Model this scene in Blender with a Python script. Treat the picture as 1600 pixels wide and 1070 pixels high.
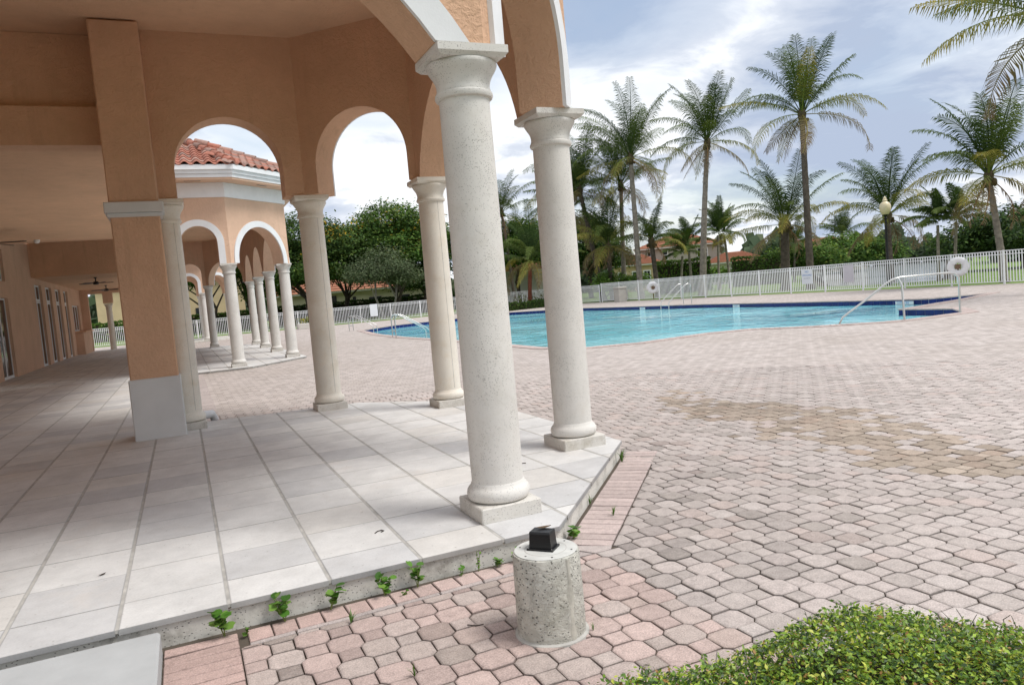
import bpy, math, random
import numpy as np
from mathutils import Vector, Matrix
from mathutils.geometry import tessellate_polygon

random.seed(7)
rng = np.random.default_rng(11)
D = bpy.data
SC = bpy.context.scene
COL = SC.collection
for o in list(D.objects):
    D.objects.remove(o)

# ------------------------------------------------------------------ camera
EYE = 1.64
cd = D.cameras.new('camera')
cam = D.objects.new('camera', cd)
COL.objects.link(cam)
Rw = Matrix(((0.9096591, -0.4065170, -0.0852306),
             (-0.1066262, -0.0302272, -0.9938396),
             (0.4014364, 0.9131431, -0.0708418)))
right, down, fwd = Vector(Rw[0]), Vector(Rw[1]), Vector(Rw[2])
cam.matrix_world = Matrix((
    (right.x, -down.x, -fwd.x, 0.0),
    (right.y, -down.y, -fwd.y, 0.0),
    (right.z, -down.z, -fwd.z, EYE),
    (0, 0, 0, 1)))
cd.sensor_width = 36.0
cd.lens = 36.0 * 1160.1 / 1600.0
cd.clip_start = 0.05
cd.clip_end = 5000
SC.camera = cam

# ------------------------------------------------------------------ world, sun, exposure
SUN_EL, SUN_AZ = 58.0, 130.0       # azimuth measured from +y towards +x
W = D.worlds.new('World')
SC.world = W
W.use_nodes = True
wn, wl = W.node_tree.nodes, W.node_tree.links
wn.clear()


def N(nt, t, **kw):
    n = nt.nodes.new(t)
    for k, v in kw.items():
        if k == 'op':
            n.operation = v
        elif k == 'inp':
            for kk, vv in v.items():
                n.inputs[kk].default_value = vv
        else:
            setattr(n, k, v)
    return n


def math_node(nt, op, a, b=None, clamp=False):
    n = nt.nodes.new('ShaderNodeMath')
    n.operation = op
    n.use_clamp = clamp
    for i, q in enumerate((a, b)):
        if q is None:
            continue
        if isinstance(q, (int, float)):
            n.inputs[i].default_value = q
        else:
            nt.links.new(q, n.inputs[i])
    return n.outputs[0]


def mix_col(nt, fac, a, b, mode='MIX'):
    n = nt.nodes.new('ShaderNodeMix')
    n.data_type = 'RGBA'
    n.blend_type = mode
    n.clamp_factor = True
    for i, q in ((0, fac), (6, a), (7, b)):
        if isinstance(q, (int, float)):
            n.inputs[i].default_value = q
        elif isinstance(q, tuple):
            n.inputs[i].default_value = (*q, 1.0) if len(q) == 3 else q
        else:
            nt.links.new(q, n.inputs[i])
    return n.outputs[2]


def ramp(nt, src, stops):
    n = nt.nodes.new('ShaderNodeValToRGB')
    els = n.color_ramp.elements
    while len(els) < len(stops):
        els.new(0.5)
    for e, (p, c) in zip(els, stops):
        e.position = p
        e.color = (c, c, c, 1) if isinstance(c, (int, float)) else (*c, 1)
    nt.links.new(src, n.inputs[0])
    return n.outputs[0]


def build_world():
    nt = W.node_tree
    out = N(nt, 'ShaderNodeOutputWorld')
    sky = N(nt, 'ShaderNodeTexSky')
    sky.sky_type = 'NISHITA'
    sky.sun_disc = False
    sky.sun_elevation = math.radians(SUN_EL)
    sky.sun_rotation = math.radians(SUN_AZ)
    sky.air_density = 1.2
    sky.dust_density = 1.5
    bg = N(nt, 'ShaderNodeBackground', inp={'Strength': 0.08})
    nt.links.new(sky.outputs[0], bg.inputs[0])
    tc = N(nt, 'ShaderNodeTexCoord')
    sep = N(nt, 'ShaderNodeSeparateXYZ')
    nt.links.new(tc.outputs['Generated'], sep.inputs[0])
    zz = math_node(nt, 'MAXIMUM', sep.outputs[2], 0.0)
    den = math_node(nt, 'ADD', zz, 0.16)
    px = math_node(nt, 'DIVIDE', sep.outputs[0], den)
    py = math_node(nt, 'DIVIDE', sep.outputs[1], den)
    comb = N(nt, 'ShaderNodeCombineXYZ')
    nt.links.new(px, comb.inputs[0])
    nt.links.new(py, comb.inputs[1])
    n1 = N(nt, 'ShaderNodeTexNoise', inp={'Scale': 0.75, 'Detail': 7.0, 'Roughness': 0.55, 'Distortion': 0.3})
    nt.links.new(comb.outputs[0], n1.inputs['Vector'])
    mp = N(nt, 'ShaderNodeMapping', inp={'Location': (7.3, 2.2, 0.0)})
    nt.links.new(comb.outputs[0], mp.inputs['Vector'])
    n2 = N(nt, 'ShaderNodeTexNoise', inp={'Scale': 0.55, 'Detail': 6.0, 'Roughness': 0.5, 'Distortion': 0.2})
    nt.links.new(mp.outputs[0], n2.inputs['Vector'])

    def blob(d, wdt):          # a cloud mass round a direction
        v = Vector(d).normalized()
        dp = N(nt, 'ShaderNodeVectorMath', operation='DOT_PRODUCT')
        nt.links.new(tc.outputs['Generated'], dp.inputs[0])
        dp.inputs[1].default_value = v
        a = math_node(nt, 'SUBTRACT', dp.outputs['Value'], 1.0 - wdt)
        return math_node(nt, 'DIVIDE', a, wdt, True)
    b1 = blob((0.515, 0.77, 0.40), 0.016)
    b2 = blob((0.77, 0.58, 0.27), 0.05)
    b3 = blob((0.70, 0.66, 0.18), 0.02)
    grey = math_node(nt, 'ADD', n1.outputs['Fac'], math_node(nt, 'MULTIPLY', b1, 0.46))
    grey = math_node(nt, 'ADD', grey, math_node(nt, 'MULTIPLY', b2, 0.17))
    grey = math_node(nt, 'ADD', grey, math_node(nt, 'MULTIPLY', b3, 0.16))
    n3 = N(nt, 'ShaderNodeTexNoise', inp={'Scale': 2.6, 'Detail': 8.0, 'Roughness': 0.6, 'Distortion': 0.5})
    nt.links.new(mp.outputs[0], n3.inputs['Vector'])
    grey = math_node(nt, 'ADD', grey, math_node(nt, 'MULTIPLY', math_node(nt, 'SUBTRACT', n3.outputs['Fac'], 0.5), 0.80))
    gm = ramp(nt, grey, [(0.47, 0.0), (0.57, 0.55), (0.76, 1.0)])
    ccol = mix_col(nt, gm, (0.95, 0.97, 1.0), (0.43, 0.505, 0.65))
    cem = N(nt, 'ShaderNodeBackground', inp={'Strength': 0.575})
    nt.links.new(ccol, cem.inputs[0])
    cover = ramp(nt, math_node(nt, 'ADD', n2.outputs['Fac'], math_node(nt, 'MULTIPLY', math_node(nt, 'SUBTRACT', n3.outputs['Fac'], 0.5), 0.25)), [(0.30, 0.35), (0.50, 1.0)])
    mx = N(nt, 'ShaderNodeMixShader')
    nt.links.new(cover, mx.inputs[0])
    nt.links.new(bg.outputs[0], mx.inputs[1])
    nt.links.new(cem.outputs[0], mx.inputs[2])
    nt.links.new(mx.outputs[0], out.inputs[0])


build_world()

sl = D.lights.new('sun', 'SUN')
sl.energy = 1.5
sl.angle = math.radians(22)
sl.color = (1.0, 0.965, 0.92)
sun = D.objects.new('sun', sl)
COL.objects.link(sun)
_el, _az = math.radians(SUN_EL), math.radians(SUN_AZ)
sdir = Vector((math.sin(_az) * math.cos(_el), math.cos(_az) * math.cos(_el), math.sin(_el)))
sun.rotation_euler = (-sdir).to_track_quat('-Z', 'Y').to_euler()

SC.view_settings.view_transform = 'Standard'
SC.view_settings.look = 'None'
SC.view_settings.gamma = 1.0
SC.view_settings.use_curve_mapping = False
SC.view_settings.exposure = 1.0
SC.cycles.use_denoising = True
SC.cycles.max_bounces = 10
SC.cycles.diffuse_bounces = 6
SC.cycles.transparent_max_bounces = 8


# ------------------------------------------------------------------ material helpers
def new_mat(name, rough=0.8, spec=0.3):
    m = D.materials.new(name)
    m.use_nodes = True
    nt = m.node_tree
    b = nt.nodes['Principled BSDF']
    b.inputs['Roughness'].default_value = rough
    b.inputs['Specular IOR Level'].default_value = spec
    return m, nt, b


def pos(nt):
    return N(nt, 'ShaderNodeNewGeometry').outputs['Position']


def noise(nt, vec, scale, detail=4.0, rough=0.55, dist=0.0):
    n = N(nt, 'ShaderNodeTexNoise', inp={'Scale': scale, 'Detail': detail, 'Roughness': rough, 'Distortion': dist})
    nt.links.new(vec, n.inputs['Vector'])
    return n.outputs['Fac']


def bump(nt, b, h, strength, dist):
    n = N(nt, 'ShaderNodeBump', inp={'Strength': strength, 'Distance': dist})
    nt.links.new(h, n.inputs['Height'])
    nt.links.new(n.outputs[0], b.inputs['Normal'])
    return n


def mat_plain(name, col, rough=0.6, spec=0.3, var=0.12, scale=6.0, metal=0.0, bmp=0.0, bscale=60.0):
    m, nt, b = new_mat(name, rough, spec)
    p = pos(nt)
    f = noise(nt, p, scale)
    dark = tuple(c * (1 - var) for c in col)
    lite = tuple(min(1, c * (1 + var)) for c in col)
    c = mix_col(nt, ramp(nt, f, [(0.3, 0.0), (0.7, 1.0)]), dark, lite)
    nt.links.new(c, b.inputs['Base Color'])
    b.inputs['Metallic'].default_value = metal
    if bmp:
        bump(nt, b, noise(nt, p, bscale, 5), bmp, 0.01)
    return m


def mat_stucco(name, col, strength=0.5):
    m, nt, b = new_mat(name, 0.92, 0.15)
    p = pos(nt)
    big = noise(nt, p, 0.9, 5, 0.6)
    med = noise(nt, p, 7.0, 4, 0.6)
    c = mix_col(nt, ramp(nt, big, [(0.32, 0.0), (0.68, 1.0)]), tuple(k * 0.9 for k in col), tuple(k * 1.06 for k in col))
    c = mix_col(nt, ramp(nt, med, [(0.25, 0.16), (0.6, 0.0)]), c, tuple(k * 0.6 for k in col))
    nt.links.new(c, b.inputs['Base Color'])
    # rain streaks, patched paint and hairline cracks
    mps = N(nt, 'ShaderNodeMapping', inp={'Scale': (7.0, 7.0, 0.35)})
    nt.links.new(p, mps.inputs['Vector'])
    st = math_node(nt, 'MULTIPLY', ramp(nt, noise(nt, mps.outputs[0], 1.0, 5, 0.6), [(0.54, 0.0), (0.72, 1.0)]), ramp(nt, noise(nt, p, 0.7, 3), [(0.42, 0.0), (0.62, 0.30)]))
    c = mix_col(nt, st, c, tuple(k * 0.55 for k in col))
    vo = N(nt, 'ShaderNodeTexVoronoi', feature='DISTANCE_TO_EDGE', inp={'Scale': 0.85})
    wv = N(nt, 'ShaderNodeVectorMath', operation='ADD')
    nz = N(nt, 'ShaderNodeTexNoise', inp={'Scale': 2.5, 'Detail': 6.0})
    nt.links.new(p, nz.inputs['Vector'])
    nt.links.new(p, wv.inputs[0])
    nt.links.new(nz.outputs['Color'], wv.inputs[1])
    nt.links.new(wv.outputs[0], vo.inputs['Vector'])
    ck = math_node(nt, 'MULTIPLY', ramp(nt, vo.outputs['Distance'], [(0.0, 1.0), (0.006, 0.0)]), ramp(nt, noise(nt, p, 0.9, 2), [(0.55, 0.0), (0.62, 0.45)]))
    c = mix_col(nt, ck, c, tuple(k * 0.45 for k in col))
    nt.links.new(c, b.inputs['Base Color'])
    f1 = noise(nt, p, 22.0, 6, 0.62, 0.6)
    f2 = noise(nt, p, 95.0, 3, 0.6)
    h = math_node(nt, 'ADD', ramp(nt, f1, [(0.42, 0.0), (0.62, 1.0)]), math_node(nt, 'MULTIPLY', f2, 0.6))
    bump(nt, b, h, strength * 1.1, 0.012)
    return m


def mat_coral(name, col, pit=0.5, stain=0.35, tint=(0.45, 0.40, 0.32), pscale=62.0, rough_bump=0.0, slo=0.52):
    m, nt, b = new_mat(name, 0.85, 0.2)
    p = pos(nt)
    big = noise(nt, p, 2.2, 5, 0.6)
    fine = noise(nt, p, 38.0, 5, 0.65)
    c = mix_col(nt, ramp(nt, big, [(0.3, 0.0), (0.7, 1.0)]), tuple(k * 0.93 for k in col), tuple(min(1, k * 1.06) for k in col))
    c = mix_col(nt, ramp(nt, noise(nt, p, 4.5, 6, 0.7), [(slo, 0.0), (slo + 0.20, stain)]), c, tint)
    v = N(nt, 'ShaderNodeTexVoronoi', inp={'Scale': pscale, 'Randomness': 1.0})
    mp = N(nt, 'ShaderNodeMapping', inp={'Scale': (1, 1, 1.5)})
    nt.links.new(p, mp.inputs['Vector'])
    nt.links.new(mp.outputs[0], v.inputs['Vector'])
    sz = ramp(nt, noise(nt, p, 5.0, 4), [(0.30, 0.2), (0.70, 1.0)])
    dd = math_node(nt, 'SUBTRACT', v.outputs['Distance'], math_node(nt, 'MULTIPLY', sz, 0.20))
    pits = ramp(nt, dd, [(0.03, 1.0), (0.12, 0.0)])
    c = mix_col(nt, math_node(nt, 'MULTIPLY', pits, pit), c, tuple(k * 0.28 for k in col))
    nt.links.new(c, b.inputs['Base Color'])
    h = math_node(nt, 'SUBTRACT', math_node(nt, 'MULTIPLY', fine, 0.5), pits)
    if rough_bump:
        h = math_node(nt, 'ADD', h, math_node(nt, 'MULTIPLY', noise(nt, p, 16.0, 6, 0.75, 1.2), 3.0))
    bump(nt, b, h, 0.55 + rough_bump, 0.006 + 0.012 * rough_bump)
    return m


def mat_attr(name, src='attr', rough=0.85, spec=0.2, grain=0.14, gscale=160.0, bmp=0.25, mott=0.10, mscale=7.0, rim=False, wear=False):
    """colour from a per-piece attribute (joined pieces) or from the object's own colour (single pieces)"""
    m, nt, b = new_mat(name, rough, spec)
    if src == 'attr':
        a = N(nt, 'ShaderNodeAttribute', attribute_name='Col')
        base = a.outputs['Color']
    else:
        a = N(nt, 'ShaderNodeObjectInfo')
        e = N(nt, 'ShaderNodeAttribute', attribute_name='Col')
        base = mix_col(nt, 1.0, a.outputs['Color'], e.outputs['Color'], 'MULTIPLY') if rim else a.outputs['Color']
    p = pos(nt)
    g = noise(nt, p, gscale, 3, 0.7)
    mo = noise(nt, p, mscale, 5, 0.65)
    fac = math_node(nt, 'ADD', math_node(nt, 'MULTIPLY', math_node(nt, 'SUBTRACT', g, 0.5), 2 * grain * 2),
                    math_node(nt, 'MULTIPLY', math_node(nt, 'SUBTRACT', mo, 0.5), 2 * mott * 2))
    fac = math_node(nt, 'ADD', fac, 1.0)
    vm = N(nt, 'ShaderNodeVectorMath', operation='SCALE')
    nt.links.new(base, vm.inputs[0])
    nt.links.new(fac, vm.inputs['Scale'])
    oc = vm.outputs[0]
    if wear:      # scuffs, leaf stains and warm mineral bloom
        w1 = noise(nt, p, 1.1, 7, 0.72, 0.8)
        oc = mix_col(nt, ramp(nt, w1, [(0.52, 0.0), (0.76, 0.34)]), oc, (0.36, 0.34, 0.31))
        w2 = noise(nt, p, 2.1, 4, 0.6, 0.4)
        oc = mix_col(nt, ramp(nt, w2, [(0.58, 0.0), (0.75, 0.38)]), oc, (0.60, 0.54, 0.48))
        w3 = noise(nt, p, 33.0, 3, 0.5)
        oc = mix_col(nt, ramp(nt, w3, [(0.69, 0.0), (0.74, 0.5)]), oc, (0.25, 0.23, 0.20))
    nt.links.new(oc, b.inputs['Base Color'])
    if bmp:
        bump(nt, b, g, bmp, 0.004)
    return m


def mat_leaf(name, rough=0.55, trans=0.35, spec=0.25):
    m = D.materials.new(name)
    m.use_nodes = True
    nt = m.node_tree
    b = nt.nodes['Principled BSDF']
    out = nt.nodes['Material Output']
    a = N(nt, 'ShaderNodeAttribute', attribute_name='Col')
    nt.links.new(a.outputs['Color'], b.inputs['Base Color'])
    b.inputs['Roughness'].default_value = rough
    b.inputs['Specular IOR Level'].default_value = spec
    t = N(nt, 'ShaderNodeBsdfTranslucent')
    hs = N(nt, 'ShaderNodeHueSaturation', inp={'Hue': 0.48, 'Saturation': 1.1, 'Value': 1.3})
    nt.links.new(a.outputs['Color'], hs.inputs['Color'])
    nt.links.new(hs.outputs[0], t.inputs['Color'])
    mx = N(nt, 'ShaderNodeMixShader', inp={0: trans})
    nt.links.new(b.outputs[0], mx.inputs[1])
    nt.links.new(t.outputs[0], mx.inputs[2])
    nt.links.new(mx.outputs[0], out.inputs[0])
    return m


STUCCO = (0.68, 0.435, 0.29)
M = {}
M['stucco'] = mat_stucco('stucco', STUCCO)
M['stucco_far'] = mat_stucco('stucco_smooth', (0.66, 0.45, 0.325), 0.25)
M['ceil'] = mat_stucco('ceiling_plaster', (0.70, 0.47, 0.31), 0.2)
M['coral'] = mat_coral('cast_coral_stone', (0.66, 0.64, 0.60), 0.7, 0.25, pscale=70.0)
M['coral_bounce_lit'] = mat_coral('cast_coral_stone_bounce_lit', (0.74, 0.70, 0.62), 0.5, 0.3, (0.60, 0.47, 0.30), 85.0)  # same column stone, lightened and warmed to put bounced light into its colour
M['plinth'] = mat_coral('plinth_stone', (0.60, 0.575, 0.53), 0.8, 0.7, (0.36, 0.32, 0.25))
M['riser'] = mat_coral('slab_edge_stone', (0.60, 0.58, 0.53), 0.95, 0.8, (0.22, 0.205, 0.175), 52.0, slo=0.50)
M['bollard'] = mat_coral('rough_coral_concrete', (0.66, 0.645, 0.575), 0.9, 0.55, (0.47, 0.455, 0.365), 48.0, 0.45)
M['white'] = mat_plain('white_trim_paint', (0.74, 0.75, 0.76), 0.6, 0.3, 0.05, 3.0, bmp=0.1)
M['greywhite'] = mat_plain('pale_grey_paint', (0.62, 0.63, 0.63), 0.7, 0.25, 0.05, 3.0)
M['fence'] = mat_plain('white_powder_coat', (0.80, 0.82, 0.83), 0.45, 0.4, 0.03, 2.0)
M['black'] = mat_plain('black_plastic', (0.006, 0.006, 0.007), 0.35, 0.4, 0.2, 20)
M['darkmetal'] = mat_plain('dark_bronze_metal', (0.02, 0.018, 0.016), 0.45, 0.5, 0.2, 9)
M['steel'] = mat_plain('stainless_steel', (0.62, 0.62, 0.60), 0.32, 0.5, 0.10, 6, metal=0.85)
M['globe'] = mat_plain('ivory_globe', (0.66, 0.56, 0.37), 0.35, 0.5, 0.05, 4)
M['glass'] = mat_plain('dark_glass', (0.012, 0.013, 0.014), 0.06, 0.6, 0.3, 3)
M['trunk'] = mat_plain('palm_bark', (0.23, 0.20, 0.17), 0.9, 0.1, 0.35, 5, bmp=0.6, bscale=14)
M['trunk_dark'] = mat_plain('palm_bark_dark', (0.10, 0.082, 0.068), 0.9, 0.1, 0.35, 5, bmp=0.6, bscale=14)
M['trunk_red'] = mat_plain('red_brown_bark', (0.14, 0.05, 0.03), 0.9, 0.1, 0.3, 5, bmp=0.6, bscale=14)
M['bark'] = mat_plain('tree_bark', (0.075, 0.06, 0.05), 0.9, 0.1, 0.35, 4, bmp=0.5, bscale=12)
M['bark_pale'] = mat_plain('pale_tree_bark', (0.24, 0.22, 0.20), 0.9, 0.1, 0.3, 4, bmp=0.5, bscale=12)
M['frond'] = mat_leaf('palm_frond_leaf', 0.6, 0.22, 0.12)
M['leaf'] = mat_leaf('broad_leaf', 0.6, 0.28, 0.1)
M['hedgeleaf'] = mat_leaf('small_glossy_leaf', 0.42, 0.25, 0.35)
M['tile_attr'] = mat_attr('limestone_floor_tile', 'attr', 0.75, 0.25, 0.07, 90, 0.12, 0.15, 3.2, wear=True)
M['paver_obj'] = mat_attr('concrete_paver', 'obj', 0.92, 0.15, 0.34, 125, 0.6, 0.17, 16.0, True)
M['paver_attr'] = mat_attr('concrete_paver_joined', 'attr', 0.92, 0.15, 0.34, 125, 0.6, 0.17, 16.0)
M['roof_obj'] = mat_attr('terracotta_roof_tile', 'obj', 0.75, 0.25, 0.15, 60, 0.3, 0.22, 9.0)
M['roof_attr'] = mat_attr('terracotta_roof', 'attr', 0.75, 0.25, 0.15, 60, 0.3, 0.2, 5.0)
M['concrete'] = mat_plain('smooth_concrete', (0.42, 0.43, 0.43), 0.85, 0.2, 0.07, 5, bmp=0.12, bscale=120)
M['grout'] = mat_plain('grey_grout', (0.43, 0.415, 0.385), 0.9, 0.1, 0.2, 10)
M['soil'] = mat_plain('dark_soil', (0.05, 0.04, 0.03), 0.95, 0.1, 0.4, 9)
M['beige'] = mat_plain('beige_house_wall', (0.46, 0.42, 0.32), 0.9, 0.1, 0.08, 1.0)
M['yellowwall'] = mat_plain('cream_house_wall', (0.56, 0.44, 0.28), 0.9, 0.1, 0.08, 1.0)
M['greywall'] = mat_plain('grey_house_wall', (0.40, 0.37, 0.32), 0.9, 0.1, 0.08, 1.0)
M['palewall'] = mat_plain('pale_house_wall', (0.55, 0.53, 0.50), 0.9, 0.1, 0.06, 1.0)
M['darkvoid'] = mat_plain('dark_window_glass', (0.02, 0.022, 0.025), 0.15, 0.5, 0.3, 2)
M['binm'] = mat_plain('beige_bin', (0.45, 0.43, 0.39), 0.7, 0.2, 0.08, 3)
M['signw'] = mat_plain('white_sign_board', (0.72, 0.76, 0.80), 0.5, 0.3, 0.03, 2)
M['signg'] = mat_plain('faded_grey_sign_board', (0.56, 0.54, 0.58), 0.5, 0.3, 0.05, 2)
M['signblue'] = mat_plain('blue_sign_lettering', (0.12, 0.27, 0.55), 0.5, 0.3, 0.03, 2)
M['signgrey'] = mat_plain('grey_sign_lettering', (0.34, 0.38, 0.43), 0.5, 0.3, 0.03, 2)
M['ring'] = mat_plain('white_ring_foam', (0.76, 0.76, 0.77), 0.6, 0.3, 0.05, 4)
M['ringmid'] = mat_plain('brown_ring_bracket', (0.20, 0.13, 0.09), 0.7, 0.2, 0.3, 20)
M['twig'] = mat_plain('dry_twig', (0.035, 0.025, 0.018), 0.8, 0.2, 0.4, 40)
M['stem'] = mat_plain('weed_stem', (0.16, 0.19, 0.06), 0.7, 0.2, 0.2, 20)


def sun_dim():
    pass


# ------------------------------------------------------------------ mesh building helpers
WL = {}            # world location of objects used as parents


class MB:
    def __init__(self):
        self.v, self.f, self.c = [], [], []

    def add(self, vs, fs, col=None):
        n = len(self.v)
        self.v.extend([tuple(p) for p in vs])
        self.f.extend([tuple(i + n for i in f) for f in fs])
        if col is not None:
            self.c.extend([tuple(col)] * len(vs))
        return n

    def box(self, x0, x1, y0, y1, z0, z1, col=None):
        vs = [(x0, y0, z0), (x1, y0, z0), (x1, y1, z0), (x0, y1, z0), (x0, y0, z1), (x1, y0, z1), (x1, y1, z1), (x0, y1, z1)]
        self.add(vs, [(0, 3, 2, 1), (4, 5, 6, 7), (0, 1, 5, 4), (1, 2, 6, 5), (2, 3, 7, 6), (3, 0, 4, 7)], col)

    def bbox(self, x0, x1, y0, y1, z0, z1, b=0.008, col=None):
        """box with chamfered vertical and top edges"""
        p = [(x0 + b, y0), (x1 - b, y0), (x1, y0 + b), (x1, y1 - b), (x1 - b, y1), (x0 + b, y1), (x0, y1 - b), (x0, y0 + b)]
        q = [(x0 + b, y0 + b), (x1 - b, y0 + b), (x1 - b, y0 + b), (x1 - b, y1 - b), (x1 - b, y1 - b), (x0 + b, y1 - b), (x0 + b, y1 - b), (x0 + b, y0 + b)]
        vs = [(*a, z0) for a in p] + [(*a, z1 - b) for a in p] + [(*a, z1) for a in q]
        fs = [tuple(range(7, -1, -1))]
        for i in range(8):
            j = (i + 1) % 8
            fs.append((i, j, 8 + j, 8 + i))
            fs.append((8 + i, 8 + j, 16 + j, 16 + i))
        fs.append((16, 17, 19, 21))
        self.add(vs, fs, col)

    def obox(self, c, ux, uy, uz, hx, hy, hz, col=None):
        c, ux, uy, uz = Vector(c), Vector(ux), Vector(uy), Vector(uz)
        vs = [c + ux * (sx * hx) + uy * (sy * hy) + uz * (sz * hz) for sz in (-1, 1) for sx, sy in ((-1, -1), (1, -1), (1, 1), (-1, 1))]
        self.add(vs, [(0, 3, 2, 1), (4, 5, 6, 7), (0, 1, 5, 4), (1, 2, 6, 5), (2, 3, 7, 6), (3, 0, 4, 7)], col)

    def prism(self, poly, z0, z1, col=None):
        n = len(poly)
        vs = [(x, y, z0) for x, y in poly] + [(x, y, z1) for x, y in poly]
        fs = [tuple(range(n - 1, -1, -1)), tuple(range(n, 2 * n))] + [(i, (i + 1) % n, n + (i + 1) % n, n + i) for i in range(n)]
        self.add(vs, fs, col)

    def tube(self, pts, rad, n=8, col=None, caps=True):
        pts = [Vector(p) for p in pts]
        if isinstance(rad, (int, float)):
            rad = [rad] * len(pts)
        ref = Vector((0, 0, 1))
        rings = []
        prev = None
        for i, p in enumerate(pts):
            t = (pts[min(i + 1, len(pts) - 1)] - pts[max(i - 1, 0)]).normalized()
            if prev is None:
                a = t.cross(ref)
                if a.length < 0.1:
                    a = t.cross(Vector((1, 0, 0)))
            else:
                a = prev - t * prev.dot(t)
            a.normalize()
            prev = a
            b = t.cross(a)
            rings.append([p + (a * math.cos(2 * math.pi * k / n) + b * math.sin(2 * math.pi * k / n)) * rad[i] for k in range(n)])
        vs = [q for r in rings for q in r]
        fs = []
        for i in range(len(pts) - 1):
            for k in range(n):
                k2 = (k + 1) % n
                fs.append((i * n + k, i * n + k2, (i + 1) * n + k2, (i + 1) * n + k))
        if caps:
            fs.append(tuple(range(n - 1, -1, -1)))
            fs.append(tuple((len(pts) - 1) * n + k for k in range(n)))
        self.add(vs, fs, col)

    def lathe(self, prof, n=32, cx=0, cy=0, col=None, wob=0.0):
        vs, fs = [], []
        for r, z in prof:
            for k in range(n):
                a = 2 * math.pi * k / n
                vs.append((cx + r * math.cos(a), cy + r * math.sin(a), z))
        for i in range(len(prof) - 1):
            for k in range(n):
                k2 = (k + 1) % n
                fs.append((i * n + k, i * n + k2, (i + 1) * n + k2, (i + 1) * n + k))
        fs.append(tuple(range(n - 1, -1, -1)))
        fs.append(tuple((len(prof) - 1) * n + k for k in range(n)))
        self.add(vs, fs, col)

    def mesh(self, name, mat, origin=(0, 0, 0), smooth=None):
        ox, oy, oz = origin
        me = D.meshes.new(name)
        me.from_pydata([(x - ox, y - oy, z - oz) for x, y, z in self.v], [], self.f)
        if self.c:
            at = me.color_attributes.new('Col', 'FLOAT_COLOR', 'POINT')
            arr = np.ones((len(self.v), 4), np.float32)
            arr[:, :3] = np.array(self.c, np.float32)[:, :3]
            at.data.foreach_set('color', arr.ravel())
        if mat is not None:
            me.materials.append(mat)
        if smooth is not None:
            me.polygons.foreach_set('use_smooth', [True] * len(me.polygons))
            if smooth < 3.1:
                me.set_sharp_from_angle(angle=smooth)
        me.update()
        return me

    def build(self, name, mat, parent=None, origin=None, smooth=None):
        if origin is None:
            a = np.array(self.v)
            origin = (float(a[:, 0].mean()), float(a[:, 1].mean()), float(a[:, 2].min()))
        me = self.mesh(name, mat, origin, smooth)
        return link(name, me, origin, parent)


def link(name, data, origin, parent=None):
    o = D.objects.new(name, data)
    COL.objects.link(o)
    o.location = origin
    if parent is not None:
        o.parent = parent
        o.location = Vector(origin) - Vector(WL[parent.name])
    WL[o.name] = tuple(origin)
    return o


def np_mesh(name, verts, faces4, mat, cols=None, smooth=False):
    """fast mesh of equal sized polygons from numpy arrays"""
    me = D.meshes.new(name)
    nv, nf, k = len(verts), len(faces4), faces4.shape[1]
    me.vertices.add(nv)
    me.vertices.foreach_set('co', np.asarray(verts, np.float32).ravel())
    me.loops.add(nf * k)
    me.loops.foreach_set('vertex_index', np.asarray(faces4, np.int32).ravel())
    me.polygons.add(nf)
    me.polygons.foreach_set('loop_start', np.arange(0, nf * k, k, dtype=np.int32))
    me.update(calc_edges=True)
    if cols is not None:
        at = me.color_attributes.new('Col', 'FLOAT_COLOR', 'POINT')
        a = np.ones((nv, 4), np.float32)
        a[:, :3] = cols
        at.data.foreach_set('color', a.ravel())
    if smooth:
        me.polygons.foreach_set('use_smooth', [True] * nf)
    me.materials.append(mat)
    return me


def empty(name, loc):
    o = D.objects.new(name, None)
    COL.objects.link(o)
    o.location = loc
    o.empty_display_size = 0.2
    WL[o.name] = tuple(loc)
    return o


def tag(o, label=None, cat=None, group=None, kind=None):
    if label:
        o['label'] = label
    if cat:
        o['category'] = cat
    if group:
        o['group'] = group
    if kind:
        o['kind'] = kind
    return o


def structure(o):
    o['kind'] = 'structure'
    return o


def clip_poly(poly, clip):
    """Sutherland-Hodgman, clip convex and counter clockwise"""
    out = list(poly)
    n = len(clip)
    for i in range(n):
        ax, ay = clip[i]
        bx, by = clip[(i + 1) % n]
        inp, out = out, []
        if not inp:
            return []

        def side(p):
            return (bx - ax) * (p[1] - ay) - (by - ay) * (p[0] - ax)
        for j in range(len(inp)):
            p, q = inp[j], inp[(j + 1) % len(inp)]
            sp, sq = side(p), side(q)
            if sp >= 0:
                out.append(p)
            if (sp >= 0) != (sq >= 0):
                t = sp / (sp - sq)
                out.append((p[0] + (q[0] - p[0]) * t, p[1] + (q[1] - p[1]) * t))
    return out


def area(poly):
    return 0.5 * sum(poly[i][0] * poly[(i + 1) % len(poly)][1] - poly[(i + 1) % len(poly)][0] * poly[i][1] for i in range(len(poly)))


def inset(poly, d):
    """offset a ccw polygon inwards by d (outwards when negative)"""
    n = len(poly)
    out = []
    for i in range(n):
        p0, p1, p2 = Vector(poly[i - 1]), Vector(poly[i]), Vector(poly[(i + 1) % n])
        u, w = (p1 - p0), (p2 - p1)
        if u.length < 1e-6 or w.length < 1e-6:
            out.append(tuple(p1))
            continue
        u.normalize()
        w.normalize()
        n1, n2 = Vector((-u.y, u.x)), Vector((-w.y, w.x))
        k = 1 + n1.dot(n2)
        k = max(k, 0.3)
        out.append(tuple(p1 + (n1 + n2) * (d / k)))
    return out


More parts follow.
